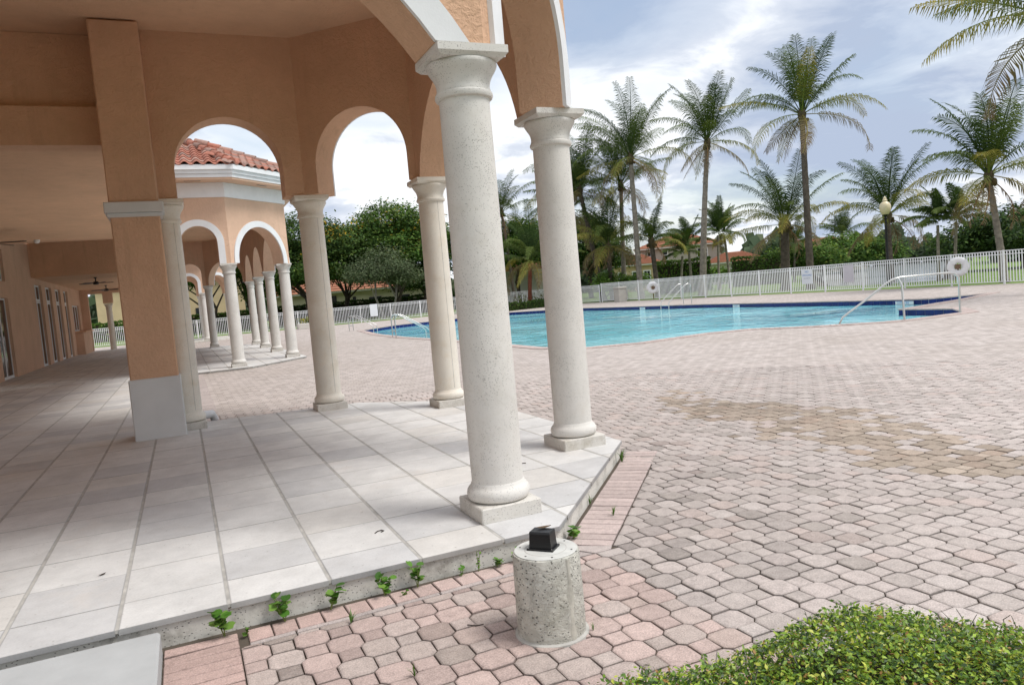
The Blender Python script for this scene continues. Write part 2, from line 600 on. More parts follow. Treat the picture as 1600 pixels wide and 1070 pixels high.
def inside(p, poly):
    x, y = p
    c = False
    n = len(poly)
    for i in range(n):
        x0, y0 = poly[i]
        x1, y1 = poly[(i + 1) % n]
        if (y0 > y) != (y1 > y) and x < (x1 - x0) * (y - y0) / (y1 - y0) + x0:
            c = not c
    return c


def sheet(name, outer, holes, z, mat, parent=None):
    loops = [[Vector((x, y, 0)) for x, y in outer]] + [[Vector((x, y, 0)) for x, y in h] for h in holes]
    tris = tessellate_polygon(loops)
    pts = [p for l in loops for p in l]
    fs = []
    for t in tris:
        a, b, c = (pts[i] for i in t)
        if (b - a).cross(c - a).z < 0:
            t = (t[0], t[2], t[1])
        fs.append(tuple(t))
    m = MB()
    m.add([(p.x, p.y, z) for p in pts], fs)
    return m.build(name, mat, parent, origin=(0, 0, z) if parent is None else None)


# ================================================================== GROUND
SLAB = 0.14
POOL = [(9.66, 43.6), (8.85, 36.5), (8.7, 31.0), (8.9, 26.0), (8.95, 21.0), (8.9, 18.2), (9.35, 16.7), (10.7, 16.2), (13.0, 16.45), (14.3, 16.1),
        (15.2, 14.7), (16.5, 13.6), (17.0, 13.4), (19.2, 13.35), (20.4, 14.5), (20.4, 16.29), (24.0, 17.0), (27.2, 17.95), (25.0, 18.7),
        (24.9, 21.0), (25.0, 26.0), (25.3, 32.0), (24.8, 38.0), (24.6, 44.6), (21.8, 49.7), (16.9, 47.9), (12.5, 46.9)]
if area(POOL) < 0:
    POOL = POOL[::-1]
LAKE = [(43.5, 41.5), (41.0, 35), (43.5, 31.0), (60, 42), (120, 85), (300, 215), (290, 285), (120, 117), (70, 67.5)]
if area(LAKE) < 0:
    LAKE = LAKE[::-1]
DECK = [(-14, -6), (34.7, -6), (34.6, 17), (33.4, 31), (32.2, 43), (31.3, 52.4), (29.6, 59.0), (21, 60.0), (-14, 63.6)]


def mat_lawn():
    m, nt, b = new_mat('mown_lawn', 0.9, 0.1)
    p = pos(nt)
    c = mix_col(nt, ramp(nt, noise(nt, p, 0.25, 5, 0.6), [(0.3, 0.0), (0.7, 1.0)]), (0.13, 0.21, 0.05), (0.21, 0.30, 0.08))
    c = mix_col(nt, ramp(nt, noise(nt, p, 6.0, 4, 0.7), [(0.35, 0.0), (0.7, 0.5)]), c, (0.06, 0.10, 0.025))
    nt.links.new(c, b.inputs['Base Color'])
    bump(nt, b, noise(nt, p, 30, 4), 0.6, 0.05)
    return m


BIG = 2500
structure(sheet('lawn', [(-BIG, -BIG), (BIG, -BIG), (BIG, BIG), (-BIG, BIG)], [DECK, LAKE], -0.06, mat_lawn()))
# edge of the lawn down to the lake, and the lake
mb = MB()
nl = len(LAKE)
low = inset(LAKE, 1.2)
mb.add([(x, y, -0.06) for x, y in LAKE] + [(x, y, -0.5) for x, y in low], [(i, (i + 1) % nl, nl + (i + 1) % nl, nl + i) for i in range(nl)])
structure(mb.build('lake_bank', M['soil'], origin=(60, 40, -0.5)))


def mat_water(name, col, rough, bs, bd, col2=None):
    m, nt, b = new_mat(name, rough, 0.5)
    p = pos(nt)
    if col2:
        f = noise(nt, p, 0.16, 5, 0.6, 0.6)
        c = mix_col(nt, ramp(nt, f, [(0.35, 0.0), (0.66, 1.0)]), col, col2)
        f2 = noise(nt, p, 2.2, 5, 0.7, 1.0)
        c = mix_col(nt, ramp(nt, f2, [(0.5, 0.0), (0.75, 0.35)]), c, tuple(min(1, k * 1.6) for k in col2))
        nt.links.new(c, b.inputs['Base Color'])
    else:
        b.inputs['Base Color'].default_value = (*col, 1)
    b.inputs['IOR'].default_value = 1.33
    mp = N(nt, 'ShaderNodeMapping', inp={'Scale': (1.0, 0.55, 1.0)})
    nt.links.new(p, mp.inputs['Vector'])
    h = math_node(nt, 'ADD', noise(nt, mp.outputs[0], bs, 4, 0.6, 0.8), math_node(nt, 'MULTIPLY', noise(nt, mp.outputs[0], bs * 4, 3), 0.25))
    if col2:
        h = math_node(nt, 'MULTIPLY', h, ramp(nt, noise(nt, p, 0.22, 4, 0.6, 0.5), [(0.38, 0.12), (0.62, 1.0)]))
    bump(nt, b, h, 0.5, bd)
    return m


structure(sheet('lake', inset(LAKE, 1.15), [], -0.42, mat_water('lake_water', (0.40, 0.43, 0.44), 0.12, 0.6, 0.006)))

# ---- the paved deck: far part as one sheet whose material repeats the paver pattern, near part built paver by paver
CELL = 0.1396
NEAR_R = 13.0


def stain_at(x, y):
    """brown algae patch lying across the deck"""
    a = (x - 5.75, y - 5.7)
    u = a[0] * 0.18 + a[1] * 0.98
    v = a[0] * 0.98 - a[1] * 0.18
    d = (u / 2.5) ** 2 + (v / 0.78) ** 2
    return d


def mat_deck():
    m, nt, b = new_mat('deck_paving', 0.9, 0.2)
    p = pos(nt)
    s = N(nt, 'ShaderNodeSeparateXYZ')
    nt.links.new(p, s.inputs[0])
    mt = lambda op, a, c=None, cl=False: math_node(nt, op, a, c, cl)
    X, Y = mt('DIVIDE', s.outputs[0], CELL), mt('DIVIDE', s.outputs[1], CELL)
    cx, cy = mt('ROUND', X), mt('ROUND', Y)
    dx, dy = mt('SUBTRACT', X, cx), mt('SUBTRACT', Y, cy)
    ax, ay = mt('ABSOLUTE', dx), mt('ABSOLUTE', dy)
    odd = mt('ABSOLUTE', mt('MODULO', mt('ADD', cx, cy), 2.0))
    mx = mt('MAXIMUM', ax, ay)
    spill = mt('MULTIPLY', odd, mt('GREATER_THAN', mx, 0.395))
    xbig = mt('GREATER_THAN', ax, ay)
    nx = mt('ADD', cx, mt('MULTIPLY', mt('MULTIPLY', spill, xbig), mt('SIGN', dx)))
    ny = mt('ADD', cy, mt('MULTIPLY', mt('MULTIPLY', spill, mt('SUBTRACT', 1.0, xbig)), mt('SIGN', dy)))
    cb = N(nt, 'ShaderNodeCombineXYZ')
    nt.links.new(nx, cb.inputs[0])
    nt.links.new(ny, cb.inputs[1])
    wn_ = N(nt, 'ShaderNodeTexWhiteNoise', noise_dimensions='2D')
    nt.links.new(cb.outputs[0], wn_.inputs['Vector'])
    r = wn_.outputs['Value']
    col = ramp(nt, r, [(0.0, (0.375, 0.331, 0.302)), (0.25, (0.437, 0.386, 0.356)), (0.6, (0.479, 0.421, 0.390)), (1.0, (0.525, 0.466, 0.435))])
    j1 = mt('MULTIPLY', odd, mt('LESS_THAN', mt('ABSOLUTE', mt('SUBTRACT', mx, 0.395)), 0.036))
    j2 = mt('LESS_THAN', mt('ABSOLUTE', mt('SUBTRACT', mt('ADD', ax, ay), 1.0)), 0.06)
    jt = mt('MAXIMUM', j1, j2)
    col = mix_col(nt, mt('MULTIPLY', jt, 0.62), col, (0.12, 0.10, 0.085))
    big = noise(nt, p, 0.28, 6, 0.62)
    col = mix_col(nt, ramp(nt, big, [(0.46, 0.0), (0.72, 0.38)]), col, (0.33, 0.28, 0.24))
    med = noise(nt, p, 1.4, 5, 0.6)
    col = mix_col(nt, ramp(nt, med, [(0.56, 0.0), (0.75, 0.3)]), col, (0.30, 0.25, 0.21))
    # the bed of sand showing in the joints of the pavers laid one by one
    ln = N(nt, 'ShaderNodeVectorMath', operation='LENGTH')
    nt.links.new(p, ln.inputs[0])
    nearm = mt('LESS_THAN', ln.outputs['Value'], NEAR_R - 0.4)
    col = mix_col(nt, nearm, col, (0.10, 0.082, 0.065))
    nt.links.new(col, b.inputs['Base Color'])
    return m


deck = structure(sheet('pool_deck', DECK, [POOL], -0.013, mat_deck()))

# outline of the raised patio (ccw)
PATIO = [(-9.0, 4.045), (2.02, 4.10), (3.65, 5.94), (3.66, 9.70), (2.30, 11.20), (0.05, 11.42), (-9.0, 11.44)]
WALK = [(-9.0, 11.445), (0.05, 11.425), (0.05, 22.9), (-9.0, 22.9)]
PATIO2 = [(-9.0, 22.9), (1.75, 22.9), (3.60, 24.9), (3.60, 38.6), (1.75, 40.4), (-9.0, 40.4)]
WALK2 = [(-9.0, 40.4), (0.05, 40.4), (0.05, 53.0), (-9.0, 53.0)]
PATIO3 = [(-0.5, 51.0), (1.7, 51.0), (3.5, 52.8), (3.5, 57.5), (1.7, 59.3), (-0.5, 59.3)]

BOLL = (1.46, 3.135)
NEAR_EDGE_PTS = ((-0.26, 4.045), (2.02, 4.10), (3.65, 5.94))


def paver_col(r, x, y):
    base = [(0.36, 0.328, 0.305), (0.405, 0.368, 0.345), (0.435, 0.395, 0.372), (0.45, 0.405, 0.383), (0.475, 0.435, 0.412), (0.45, 0.39, 0.362)]
    wts = [0.05, 0.16, 0.32, 0.28, 0.11, 0.08]
    c = np.array(base[r.choice(6, p=wts)]) * r.uniform(0.95, 1.05)
    # redder old pavers round the bollard and along the near edge of the patio
    if y < 4.2 and x < 2.1 and r.random() < 0.6:
        c = np.array((0.485, 0.39, 0.36)) * r.uniform(0.86, 1.1)
    elif y < 4.2 and x < 2.1:
        c = c * np.array((1.0, 0.95, 0.93))
    d = stain_at(x, y) + 0.6 * math.sin(x * 2.9 + 1.7 * math.sin(y * 1.9)) + r.uniform(-0.45, 0.45)
    if d < 0.9 and r.random() < 0.85:
        c = c * np.array((0.84, 0.785, 0.69)) * r.uniform(0.80, 1.06)
    g = math.sin(x * 1.1 + 0.8) * math.sin(y * 1.3 + 2.0) + math.sin(x * 0.43 - y * 0.6)
    c = c * (1 + 0.045 * g)
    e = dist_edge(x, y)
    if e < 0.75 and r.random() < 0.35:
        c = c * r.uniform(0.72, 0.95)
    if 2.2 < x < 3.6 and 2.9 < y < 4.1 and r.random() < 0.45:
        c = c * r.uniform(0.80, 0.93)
    return c * np.array((1.03, 1.0, 0.985))


PS = CELL / 0.1432
OCT = [(-0.0566, -0.0866), (0.0566, -0.0866), (0.0866, -0.0566), (0.0866, 0.0566), (0.0566, 0.0866), (-0.0566, 0.0866), (-0.0866, 0.0566), (-0.0866, -0.0566)]
SQR = [(-0.0566, -0.0566), (0.0566, -0.0566), (0.0566, 0.0566), (-0.0566, 0.0566)]
OCT = [(a * PS, b * PS) for a, b in OCT]
SQR = [(a * PS, b * PS) for a, b in SQR]
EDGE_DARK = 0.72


def paver_shape(ring, g=0.0034, b=0.0055):
    """paver with chamfered top edge, top at z = 0; also returns how clean each vertex is (rims hold dirt)"""
    r0 = inset(ring, g)
    r1 = inset(ring, g + b)
    r2 = inset(ring, g + b + 0.012)
    n = len(ring)
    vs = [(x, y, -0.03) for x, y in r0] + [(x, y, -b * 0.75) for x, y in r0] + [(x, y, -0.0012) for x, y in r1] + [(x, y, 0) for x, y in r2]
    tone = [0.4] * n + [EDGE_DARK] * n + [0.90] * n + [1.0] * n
    fs = []
    for i in range(n):
        j = (i + 1) % n
        for q in range(3):
            fs.append((q * n + i, q * n + j, q * n + n + j, q * n + n + i))
    fs.append(tuple(range(3 * n, 4 * n)))
    return vs, fs, tone


def dist_edge(x, y):
    best = 9
    for (ax, ay), (bx, by) in zip(NEAR_EDGE_PTS[:-1], NEAR_EDGE_PTS[1:]):
        ux, uy = bx - ax, by - ay
        L = math.hypot(ux, uy)
        t = max(0, min(1, ((x - ax) * ux + (y - ay) * uy) / L ** 2))
        best = min(best, math.hypot(x - ax - ux * t, y - ay - uy * t))
    return best


def halfplane(a, b, off):
    """line a to b of a ccw outline pushed out by off, as (nx, ny, c): outside where nx*x + ny*y > c"""
    ux, uy = b[0] - a[0], b[1] - a[1]
    L = math.hypot(ux, uy)
    nx, ny = uy / L, -ux / L
    return nx, ny, nx * a[0] + ny * a[1] + off


KEEPOUT = [
    [halfplane((-0.26, 4.045), (2.02, 4.10), 0.208), halfplane((2.02, 4.10), (3.65, 5.94), 0.312), halfplane((3.65, 5.94), (3.66, 9.70), 0.0),
     halfplane((3.66, 9.70), (2.30, 11.20), 0.0), halfplane((2.30, 11.20), (0.05, 11.42), 0.0), (-1.0, 0.0, 9.0)],
    [(1.0, 0.0, 0.39), (0.0, -1.0, -11.3), (0.0, 1.0, 22.9)],
    [(1.0, 0.0, 0.092), (0.0, 1.0, 4.2), (-1.0, 0.0, 1.95)],
]


def cut_ring(ring, x, y):
    """world outline of a paver after cutting it against the patio, the walk and the bricks; None when nothing is left"""
    poly = [(px + x, py + y) for px, py in ring]
    cut = False
    for zone in KEEPOUT:
        nx, ny, c = max(zone, key=lambda h: h[0] * x + h[1] * y - h[2])
        d = nx * x + ny * y - c
        if d > 0.125:
            continue
        out = []
        for k in range(len(poly)):
            p, q = poly[k], poly[(k + 1) % len(poly)]
            sp, sq = nx * p[0] + ny * p[1] - c, nx * q[0] + ny * q[1] - c
            if sp >= 0:
                out.append(p)
            if (sp >= 0) != (sq >= 0):
                t = sp / (sp - sq)
                out.append((p[0] + (q[0] - p[0]) * t, p[1] + (q[1] - p[1]) * t))
        if len(out) != len(poly) or any(abs(a[0] - b[0]) + abs(a[1] - b[1]) > 1e-9 for a, b in zip(out, poly)):
            cut = True
        poly = out
        if len(poly) < 3:
            return None, True
    if cut:
        clean = []
        for p in poly:
            if not clean or math.hypot(p[0] - clean[-1][0], p[1] - clean[-1][1]) > 0.012:
                clean.append(p)
        if len(clean) > 2 and math.hypot(clean[0][0] - clean[-1][0], clean[0][1] - clean[-1][1]) < 0.012:
            clean.pop()
        if len(clean) < 3 or area(clean) < 0.0016:
            return None, True
        poly = clean
    return poly, cut


def lay_pavers():
    spots = {'oct': [], 'sq': []}
    cuts = []
    K = int(NEAR_R / CELL) + 1
    rim = inset(POOL, -0.40)
    for i in range(-14, K):
        for j in range(-8, K):
            x, y = i * CELL + 0.001, j * CELL - 0.032
            if math.hypot(x, y) > NEAR_R or inside((x, y), rim):
                continue
            if math.hypot(x - BOLL[0], y - BOLL[1]) < 0.07:
                continue
            kind = 'oct' if (i + j) % 2 == 0 else 'sq'
            ring = OCT if kind == 'oct' else SQR
            poly, cut = cut_ring(ring, x, y)
            if poly is None:
                continue
            if cut:
                cuts.append((poly, x, y))
            else:
                spots[kind].append((x, y))

    def depth(p):
        v = Vector((p[0], p[1], -EYE))
        d = v.dot(fwd)
        if d < 0.3:
            return 1e3 + math.hypot(*p)
        u, w = v.dot(right) / d * 1160.1, v.dot(down) / d * 1160.1
        return d + (1000 if abs(u) > 830 or abs(w) > 570 else 0)
    for kind, ring, nm in (('oct', OCT, 'octagon_paver'), ('sq', SQR, 'square_paver')):
        vs, fs, tone = paver_shape(ring)
        sp = sorted(spots[kind], key=depth)
        m0 = MB()
        m0.add(vs, fs)
        m0.c = [(t, t, t) for t in tone]
        me = m0.mesh(nm, M['paver_obj'])
        for x, y in sp[:300]:
            o = D.objects.new(nm, me)
            COL.objects.link(o)
            o.parent = deck
            o.location = Vector((x, y, float(np.clip(rng.normal(0, 0.0022), -0.004, 0.004)))) - Vector(WL[deck.name])
            o.rotation_euler = (rng.normal(0, 0.010), rng.normal(0, 0.010), rng.normal(0, 0.016))
            o.color = (*[float(q) for q in paver_col(rng, x, y)], 1)
        rest = sp[300:]
        V = np.array(vs)
        n = len(rest)
        ang = rng.normal(0, 0.012, n)
        ca, sa = np.cos(ang), np.sin(ang)
        P = np.array(rest)
        tx, ty = rng.normal(0, 0.008, n), rng.normal(0, 0.008, n)
        xs = V[None, :, 0] * ca[:, None] - V[None, :, 1] * sa[:, None]
        ys = V[None, :, 0] * sa[:, None] + V[None, :, 1] * ca[:, None]
        zs = V[None, :, 2] + xs * tx[:, None] + ys * ty[:, None] + rng.normal(0, 0.0014, n)[:, None]
        xyz = np.stack([xs + P[:, 0:1], ys + P[:, 1:2], zs], -1).reshape(-1, 3)
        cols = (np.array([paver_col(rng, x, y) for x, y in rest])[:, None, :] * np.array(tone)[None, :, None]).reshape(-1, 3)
        me2 = D.meshes.new(nm + 's')
        faces = [tuple(k + q * len(vs) for k in f) for q in range(n) for f in fs]
        me2.from_pydata(xyz.tolist(), [], faces)
        at = me2.color_attributes.new('Col', 'FLOAT_COLOR', 'POINT')
        a = np.ones((len(xyz), 4), np.float32)
        a[:, :3] = cols
        at.data.foreach_set('color', a.ravel())
        me2.materials.append(M['paver_attr'])
        o = link(nm + 's', me2, (0, 0, 0), deck)
        o['kind'] = 'stuff'
    cuts.sort(key=lambda t: depth((t[1], t[2])))
    for poly, x, y in cuts[:300]:
        vs, fs, tone = paver_shape(poly, 0.0035, 0.005)
        m0 = MB()
        m0.add(vs, fs)
        m0.c = [(t, t, t) for t in tone]
        cx_, cy_ = sum(p[0] for p in poly) / len(poly), sum(p[1] for p in poly) / len(poly)
        o = m0.build('cut_paver', M['paver_obj'], deck, origin=(cx_, cy_, 0))
        o.color = (*[float(q) for q in paver_col(rng, x, y)], 1)


lay_pavers()


def brick(name, c, ux, hx, hy, parent, col, top=0.0, h=0.03):
    """one border brick: chamfered block whose long axis is ux"""
    ux = Vector((ux[0], ux[1], 0)).normalized()
    uy = Vector((-ux.y, ux.x, 0))
    b = 0.005
    vs = []
    for k, (ix, z) in enumerate(((0, -h), (0, -b), (b, 0))):
        for sx, sy in ((-1, -1), (1, -1), (1, 1), (-1, 1)):
            q = ux * (sx * (hx - ix)) + uy * (sy * (hy - ix))
            vs.append((q.x, q.y, z))
    fs = []
    for i in range(4):
        j = (i + 1) % 4
        fs += [(i, j, 4 + j, 4 + i), (4 + i, 4 + j, 8 + j, 8 + i)]
    fs.append((8, 9, 10, 11))
    m = MB()
    m.add(vs, fs)
    m.c = [(t, t, t) for t in [0.4] * 4 + [EDGE_DARK * 0.9] * 4 + [1.0] * 4]
    me = m.mesh(name, M['paver_obj'])
    o = link(name, me, (c[0], c[1], top + rng.normal(0, 0.0012)), parent)
    o.rotation_euler = (rng.normal(0, 0.008), rng.normal(0, 0.008), rng.normal(0, 0.01))
    o.color = (*[float(q) for q in col], 1)
    return o


RED = np.array((0.46, 0.335, 0.30))
PINK = np.array((0.455, 0.395, 0.372))
# near edge: a row of squarish bricks, with a wider gap where one has shifted
x = 0.135
while x < 1.99:
    w = 0.128 + rng.uniform(-0.006, 0.006)
    y_e = 4.045 + (x + 0.26) * 0.024
    hgt = 0.155
    if abs(x - 0.30) < 0.03:
        x += 0.022
    t = min(1, max(0, (x - 0.1) / 1.5))
    brick('border_brick', (x + w / 2, y_e - 0.012 - hgt / 2), (1, 0.024), w / 2 - 0.003, hgt / 2 - 0.003, deck, (RED * (1 - 0.4 * t) + PINK * 0.4 * t) * rng.uniform(0.9, 1.12))
    x += w
# thin cut strip between those bricks and the pavers
x = 0.135
while x < 1.95:
    w = rng.uniform(0.22, 0.30)
    y_e = 4.045 + (x + 0.26) * 0.024
    brick('cut_brick', (x + w / 2, y_e - 0.187), (1, 0.024), w / 2 - 0.003, 0.017, deck, PINK * rng.uniform(0.85, 1.05))
    x += w
# long bricks beside the entry step
y = 4.035
while y > 1.2:
    brick('border_brick', (-0.083, y - 0.045), (1, 0), 0.172, 0.042, deck, RED * rng.uniform(0.88, 1.12) if y > 3.0 else PINK)
    y -= 0.09
# diagonal edge: bricks laid square to the edge
A, B = Vector((2.02, 4.10)), Vector((3.65, 5.94))
u = (B - A).normalized()
nn = Vector((u.y, -u.x))
s = 0.06
for wp in ([(2.005, 3.90), (2.14, 3.895), (2.03, 4.085), (2.005, 4.085)], [(2.145, 3.895), (2.195, 3.893), (2.262, 3.900), (2.300, 3.948), (2.065, 4.125), (2.036, 4.088)]):
    vs, fs, tone = paver_shape(wp, 0.003, 0.005)
    m = MB()
    m.add(vs, fs)
    m.c = [(t, t, t) for t in tone]
    o = m.build('cut_brick', M['paver_obj'], deck, origin=(2.1, 4.0, 0))
    o.color = (*[float(q) for q in PINK * rng.uniform(0.9, 1.05)], 1)
while s < (B - A).length + 0.1:
    w = 0.102 + rng.uniform(-0.004, 0.004)
    c = A + u * (s + w / 2) + nn * 0.160
    brick('border_brick', c, nn, 0.146, w / 2 - 0.0035, deck, PINK * rng.uniform(0.9, 1.1) * np.array((1.03, 0.97, 0.96)))
    s += w
# strip of bricks along the covered walk
y = 11.7
k = 0
while y < 22.7:
    brick('border_brick', (0.235, y + 0.10), (1, 0), 0.150, 0.096, deck, PINK * rng.uniform(0.85, 1.0))
    y += 0.2

# ---- patio slab and its limestone tiles
GAPX, GAPY = 0.0085, 0.0022


def slab(poly, name):
    m = MB()
    m.prism(inset(poly, 0.018), -0.05, SLAB - 0.006)
    o = m.build(name, M['riser'], origin=(poly[0][0], poly[0][1], 0))
    return structure(o)


patio = slab(PATIO, 'patio_floor')
floor2 = slab(PATIO2, 'patio_floor')
floor3 = slab(PATIO3, 'patio_floor')
walkA = slab([(x, y) for x, y in WALK], 'walkway_floor')
walkB = slab([(x, y) for x, y in WALK2], 'walkway_floor')
for o in (floor2, floor3):
    o.location.z -= 0.09
walkB.location.z -= 0.09


def tile_col():
    t = rng.random()
    c = np.array((0.615, 0.605, 0.588))
    if t < 0.12:
        c = np.array((0.60, 0.58, 0.55))
    elif t < 0.4:
        c = np.array((0.53, 0.525, 0.52))
    return c * rng.uniform(0.96, 1.03)


def lay_tiles():
    singles, rest = [], []
    ys0 = [4.0, 4.457] + [4.457 + 0.5455 * k for k in range(1, 110)]
    for i in range(-18, 9):
        xa = -0.455 + 0.5225 * i
        xb = xa + 0.5225
        jit = rng.uniform(-0.03, 0.03)
        for j in range(len(ys0) - 1):
            ya, yb = ys0[j], ys0[j + 1]
            if j > 1:
                ya += jit
            if j > 0:
                yb += jit
            base = [(xa + GAPX, ya + GAPY), (xb - GAPX, ya + GAPY), (xb - GAPX, yb - GAPY), (xa + GAPX, yb - GAPY)]
            for poly, z in ((PATIO, 0), (WALK, 0), (PATIO2, -0.09), (WALK2, -0.09)):
                if ya > max(p[1] for p in poly) or yb < min(p[1] for p in poly):
                    continue
                q = clip_poly(base, poly)
                if len(q) < 3 or abs(area(q)) < 0.004:
                    continue
                cx, cy = sum(p[0] for p in q) / len(q), sum(p[1] for p in q) / len(q)
                v = Vector((cx, cy, -1.5))
                d = v.dot(fwd)
                uu = v.dot(right) / d * 1160 if d > 0.3 else 9e9
                ww = v.dot(down) / d * 1160 if d > 0.3 else 9e9
                vis = d > 0.3 and abs(uu) < 860 and abs(ww) < 590
                (singles if vis and poly is PATIO else rest).append((d, q, z))
    singles.sort(key=lambda t: t[0])
    rest += singles[300:]
    singles = singles[:300]

    def add_tile(mb, q, z, dz):
        n = len(q)
        b = 0.0075
        r1 = inset(q, b)
        vs = [(x, y, SLAB + z - 0.03) for x, y in q] + [(x, y, SLAB + z + dz - 0.0012) for x, y in q] + [(x, y, SLAB + z + dz) for x, y in r1]
        fs = []
        for k in range(n):
            l = (k + 1) % n
            fs += [(k, l, n + l, n + k), (n + k, n + l, 2 * n + l, 2 * n + k)]
        fs.append(tuple(range(2 * n, 3 * n)))
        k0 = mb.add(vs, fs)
        tc_ = tile_col()
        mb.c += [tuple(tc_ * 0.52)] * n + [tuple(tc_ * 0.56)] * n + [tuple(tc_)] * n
    for d, q, z in singles:
        m = MB()
        add_tile(m, q, z, rng.normal(0, 0.0008))
        m.build('floor_tile', M['tile_attr'], patio)
    m = MB()
    for d, q, z in rest:
        add_tile(m, q, z, 0)
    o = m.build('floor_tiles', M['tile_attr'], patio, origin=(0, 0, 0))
    o['kind'] = 'stuff'


lay_tiles()
# grout bed between the tiles
for poly, par, z in ((PATIO, patio, 0), (WALK, walkA, 0), (PATIO2, floor2, -0.09), (WALK2, walkB, -0.09)):
    m = MB()
    m.prism(inset(poly, 0.004), SLAB + z - 0.020, SLAB + z - 0.0020)
    m.build('grout_bed', M['grout'], par)

# entry step at the near left corner
m = MB()
m.bbox(-1.9, -0.262, 2.9, 4.035, -0.02, 0.105, 0.012)
structure(m.build('entry_step', M['concrete'], origin=(-1.1, 3.4, 0)))

# ================================================================== PAVILIONS
CAP = 3.06


def column_into(parent, x, y, z, mat):
    zt = z + CAP
    m = MB()
    prof = [(0.176, 0.20), (0.1775, 0.5), (0.177, 1.0), (0.1745, 1.6), (0.1705, 2.2), (0.167, 2.76)]
    m.lathe([(r, z + h) for r, h in prof], 40, x, y)
    col = m.build('column', mat, parent, origin=(x, y, z), smooth=0.8)
    m = MB()
    m.bbox(x - 0.216, x + 0.216, y - 0.216, y + 0.216, z, z + 0.098, 0.007)
    m.build('plinth', M['plinth'], col)
    m = MB()
    prof = [(0.19, 0.103), (0.202, 0.108), (0.212, 0.125), (0.216, 0.15), (0.212, 0.172), (0.200, 0.190), (0.187, 0.199), (0.183, 0.215), (0.177, 0.225)]
    m.lathe([(r, z + h) for r, h in prof], 40, x, y)
    m.build('base_ring', mat, col, smooth=0.9)
    m = MB()
    prof = [(0.168, 2.755), (0.186, 2.762), (0.193, 2.778), (0.190, 2.795), (0.180, 2.803), (0.181, 2.812), (0.176, 2.825), (0.177, 2.85), (0.184, 2.878),
            (0.197, 2.905), (0.215, 2.932), (0.229, 2.955), (0.234, 2.972), (0.230, 2.984)]
    m.lathe([(r, z + h) for r, h in prof], 40, x, y)
    m.build('capital', mat, col, smooth=0.7)
    m = MB()
    a, b2 = 0.212, 0.238
    vs = [(x + sx * a, y + sy * a, z + 2.986) for sx, sy in ((-1, -1), (1, -1), (1, 1), (-1, 1))] + \
         [(x + sx * b2, y + sy * b2, z + 3.012) for sx, sy in ((-1, -1), (1, -1), (1, 1), (-1, 1))] + \
         [(x + sx * b2, y + sy * b2, zt) for sx, sy in ((-1, -1), (1, -1), (1, 1), (-1, 1))]
    fs = [(3, 2, 1, 0), (8, 9, 10, 11)]
    for i in range(4):
        j = (i + 1) % 4
        fs += [(i, j, 4 + j, 4 + i), (4 + i, 4 + j, 8 + j, 8 + i)]
    m.add(vs, fs)
    m.build('abacus', mat, col)
    if y > 9 and y < 12:      # mould seam down the shaft
        m = MB()
        a_ = math.atan2(-y, -x) + 0.55
        prof_ = [(0.1775, 0.25), (0.1785, 0.5), (0.178, 1.0), (0.1755, 1.6), (0.1715, 2.2), (0.168, 2.75)]
        vs, fs = [], []
        for r_, h_ in prof_:
            for da, dr in ((-0.035, -0.003), (-0.012, 0.0012), (0.012, 0.0012), (0.035, -0.003)):
                vs.append((x + (r_ + dr) * math.cos(a_ + da), y + (r_ + dr) * math.sin(a_ + da), z + h_))
        for i_ in range(len(prof_) - 1):
            for k_ in range(3):
                fs.append((4 * i_ + k_, 4 * i_ + k_ + 1, 4 * i_ + k_ + 5, 4 * i_ + k_ + 4))
        m.add(vs, fs)
        m.build('mould_seam', M['plinth'], col, smooth=0.5)
    return col


def miter(path, i, t):
    """point of the path offset by t to the outside (right hand side)"""
    n = len(path)
    p = Vector(path[i])
    ns = []
    if i > 0:
        u = (p - Vector(path[i - 1])).normalized()
        ns.append(Vector((u.y, -u.x)))
    if i < n - 1:
        u = (Vector(path[i + 1]) - p).normalized()
        ns.append(Vector((u.y, -u.x)))
    if len(ns) == 1:
        return p + ns[0] * t
    k = 1 + ns[0].dot(ns[1])
    return p + (ns[0] + ns[1]) * (t / k)


def arch_curve(s0, s1, z0, apex, off=0.0, n=28):
    """points (s, z) of an arch opening from left springing to right springing, pushed outwards by off"""
    half = (s1 - s0) / 2
    rise = apex - z0
    sc = (s0 + s1) / 2
    if half <= rise:
        r, zc = half, apex - half
        a0 = math.pi
    else:
        r = (half * half + rise * rise) / (2 * rise)
        zc = apex - r
        a0 = math.pi - math.asin((z0 - zc) / r)
    R = r + off
    pts = []
    if half <= rise:
        pts.append((s0 - off, z0))
        a0 = math.pi
    else:
        a0 = math.pi - math.asin((z0 - zc) / R)
    for k in range(n + 1):
        a = a0 + (math.pi - a0 - a0) * 0 + (k / n) * ((math.pi - a0) - a0)
        pts.append((sc + R * math.cos(a), zc + R * math.sin(a)))
    if half <= rise:
        pts.append((s1 + off, z0))
    return pts


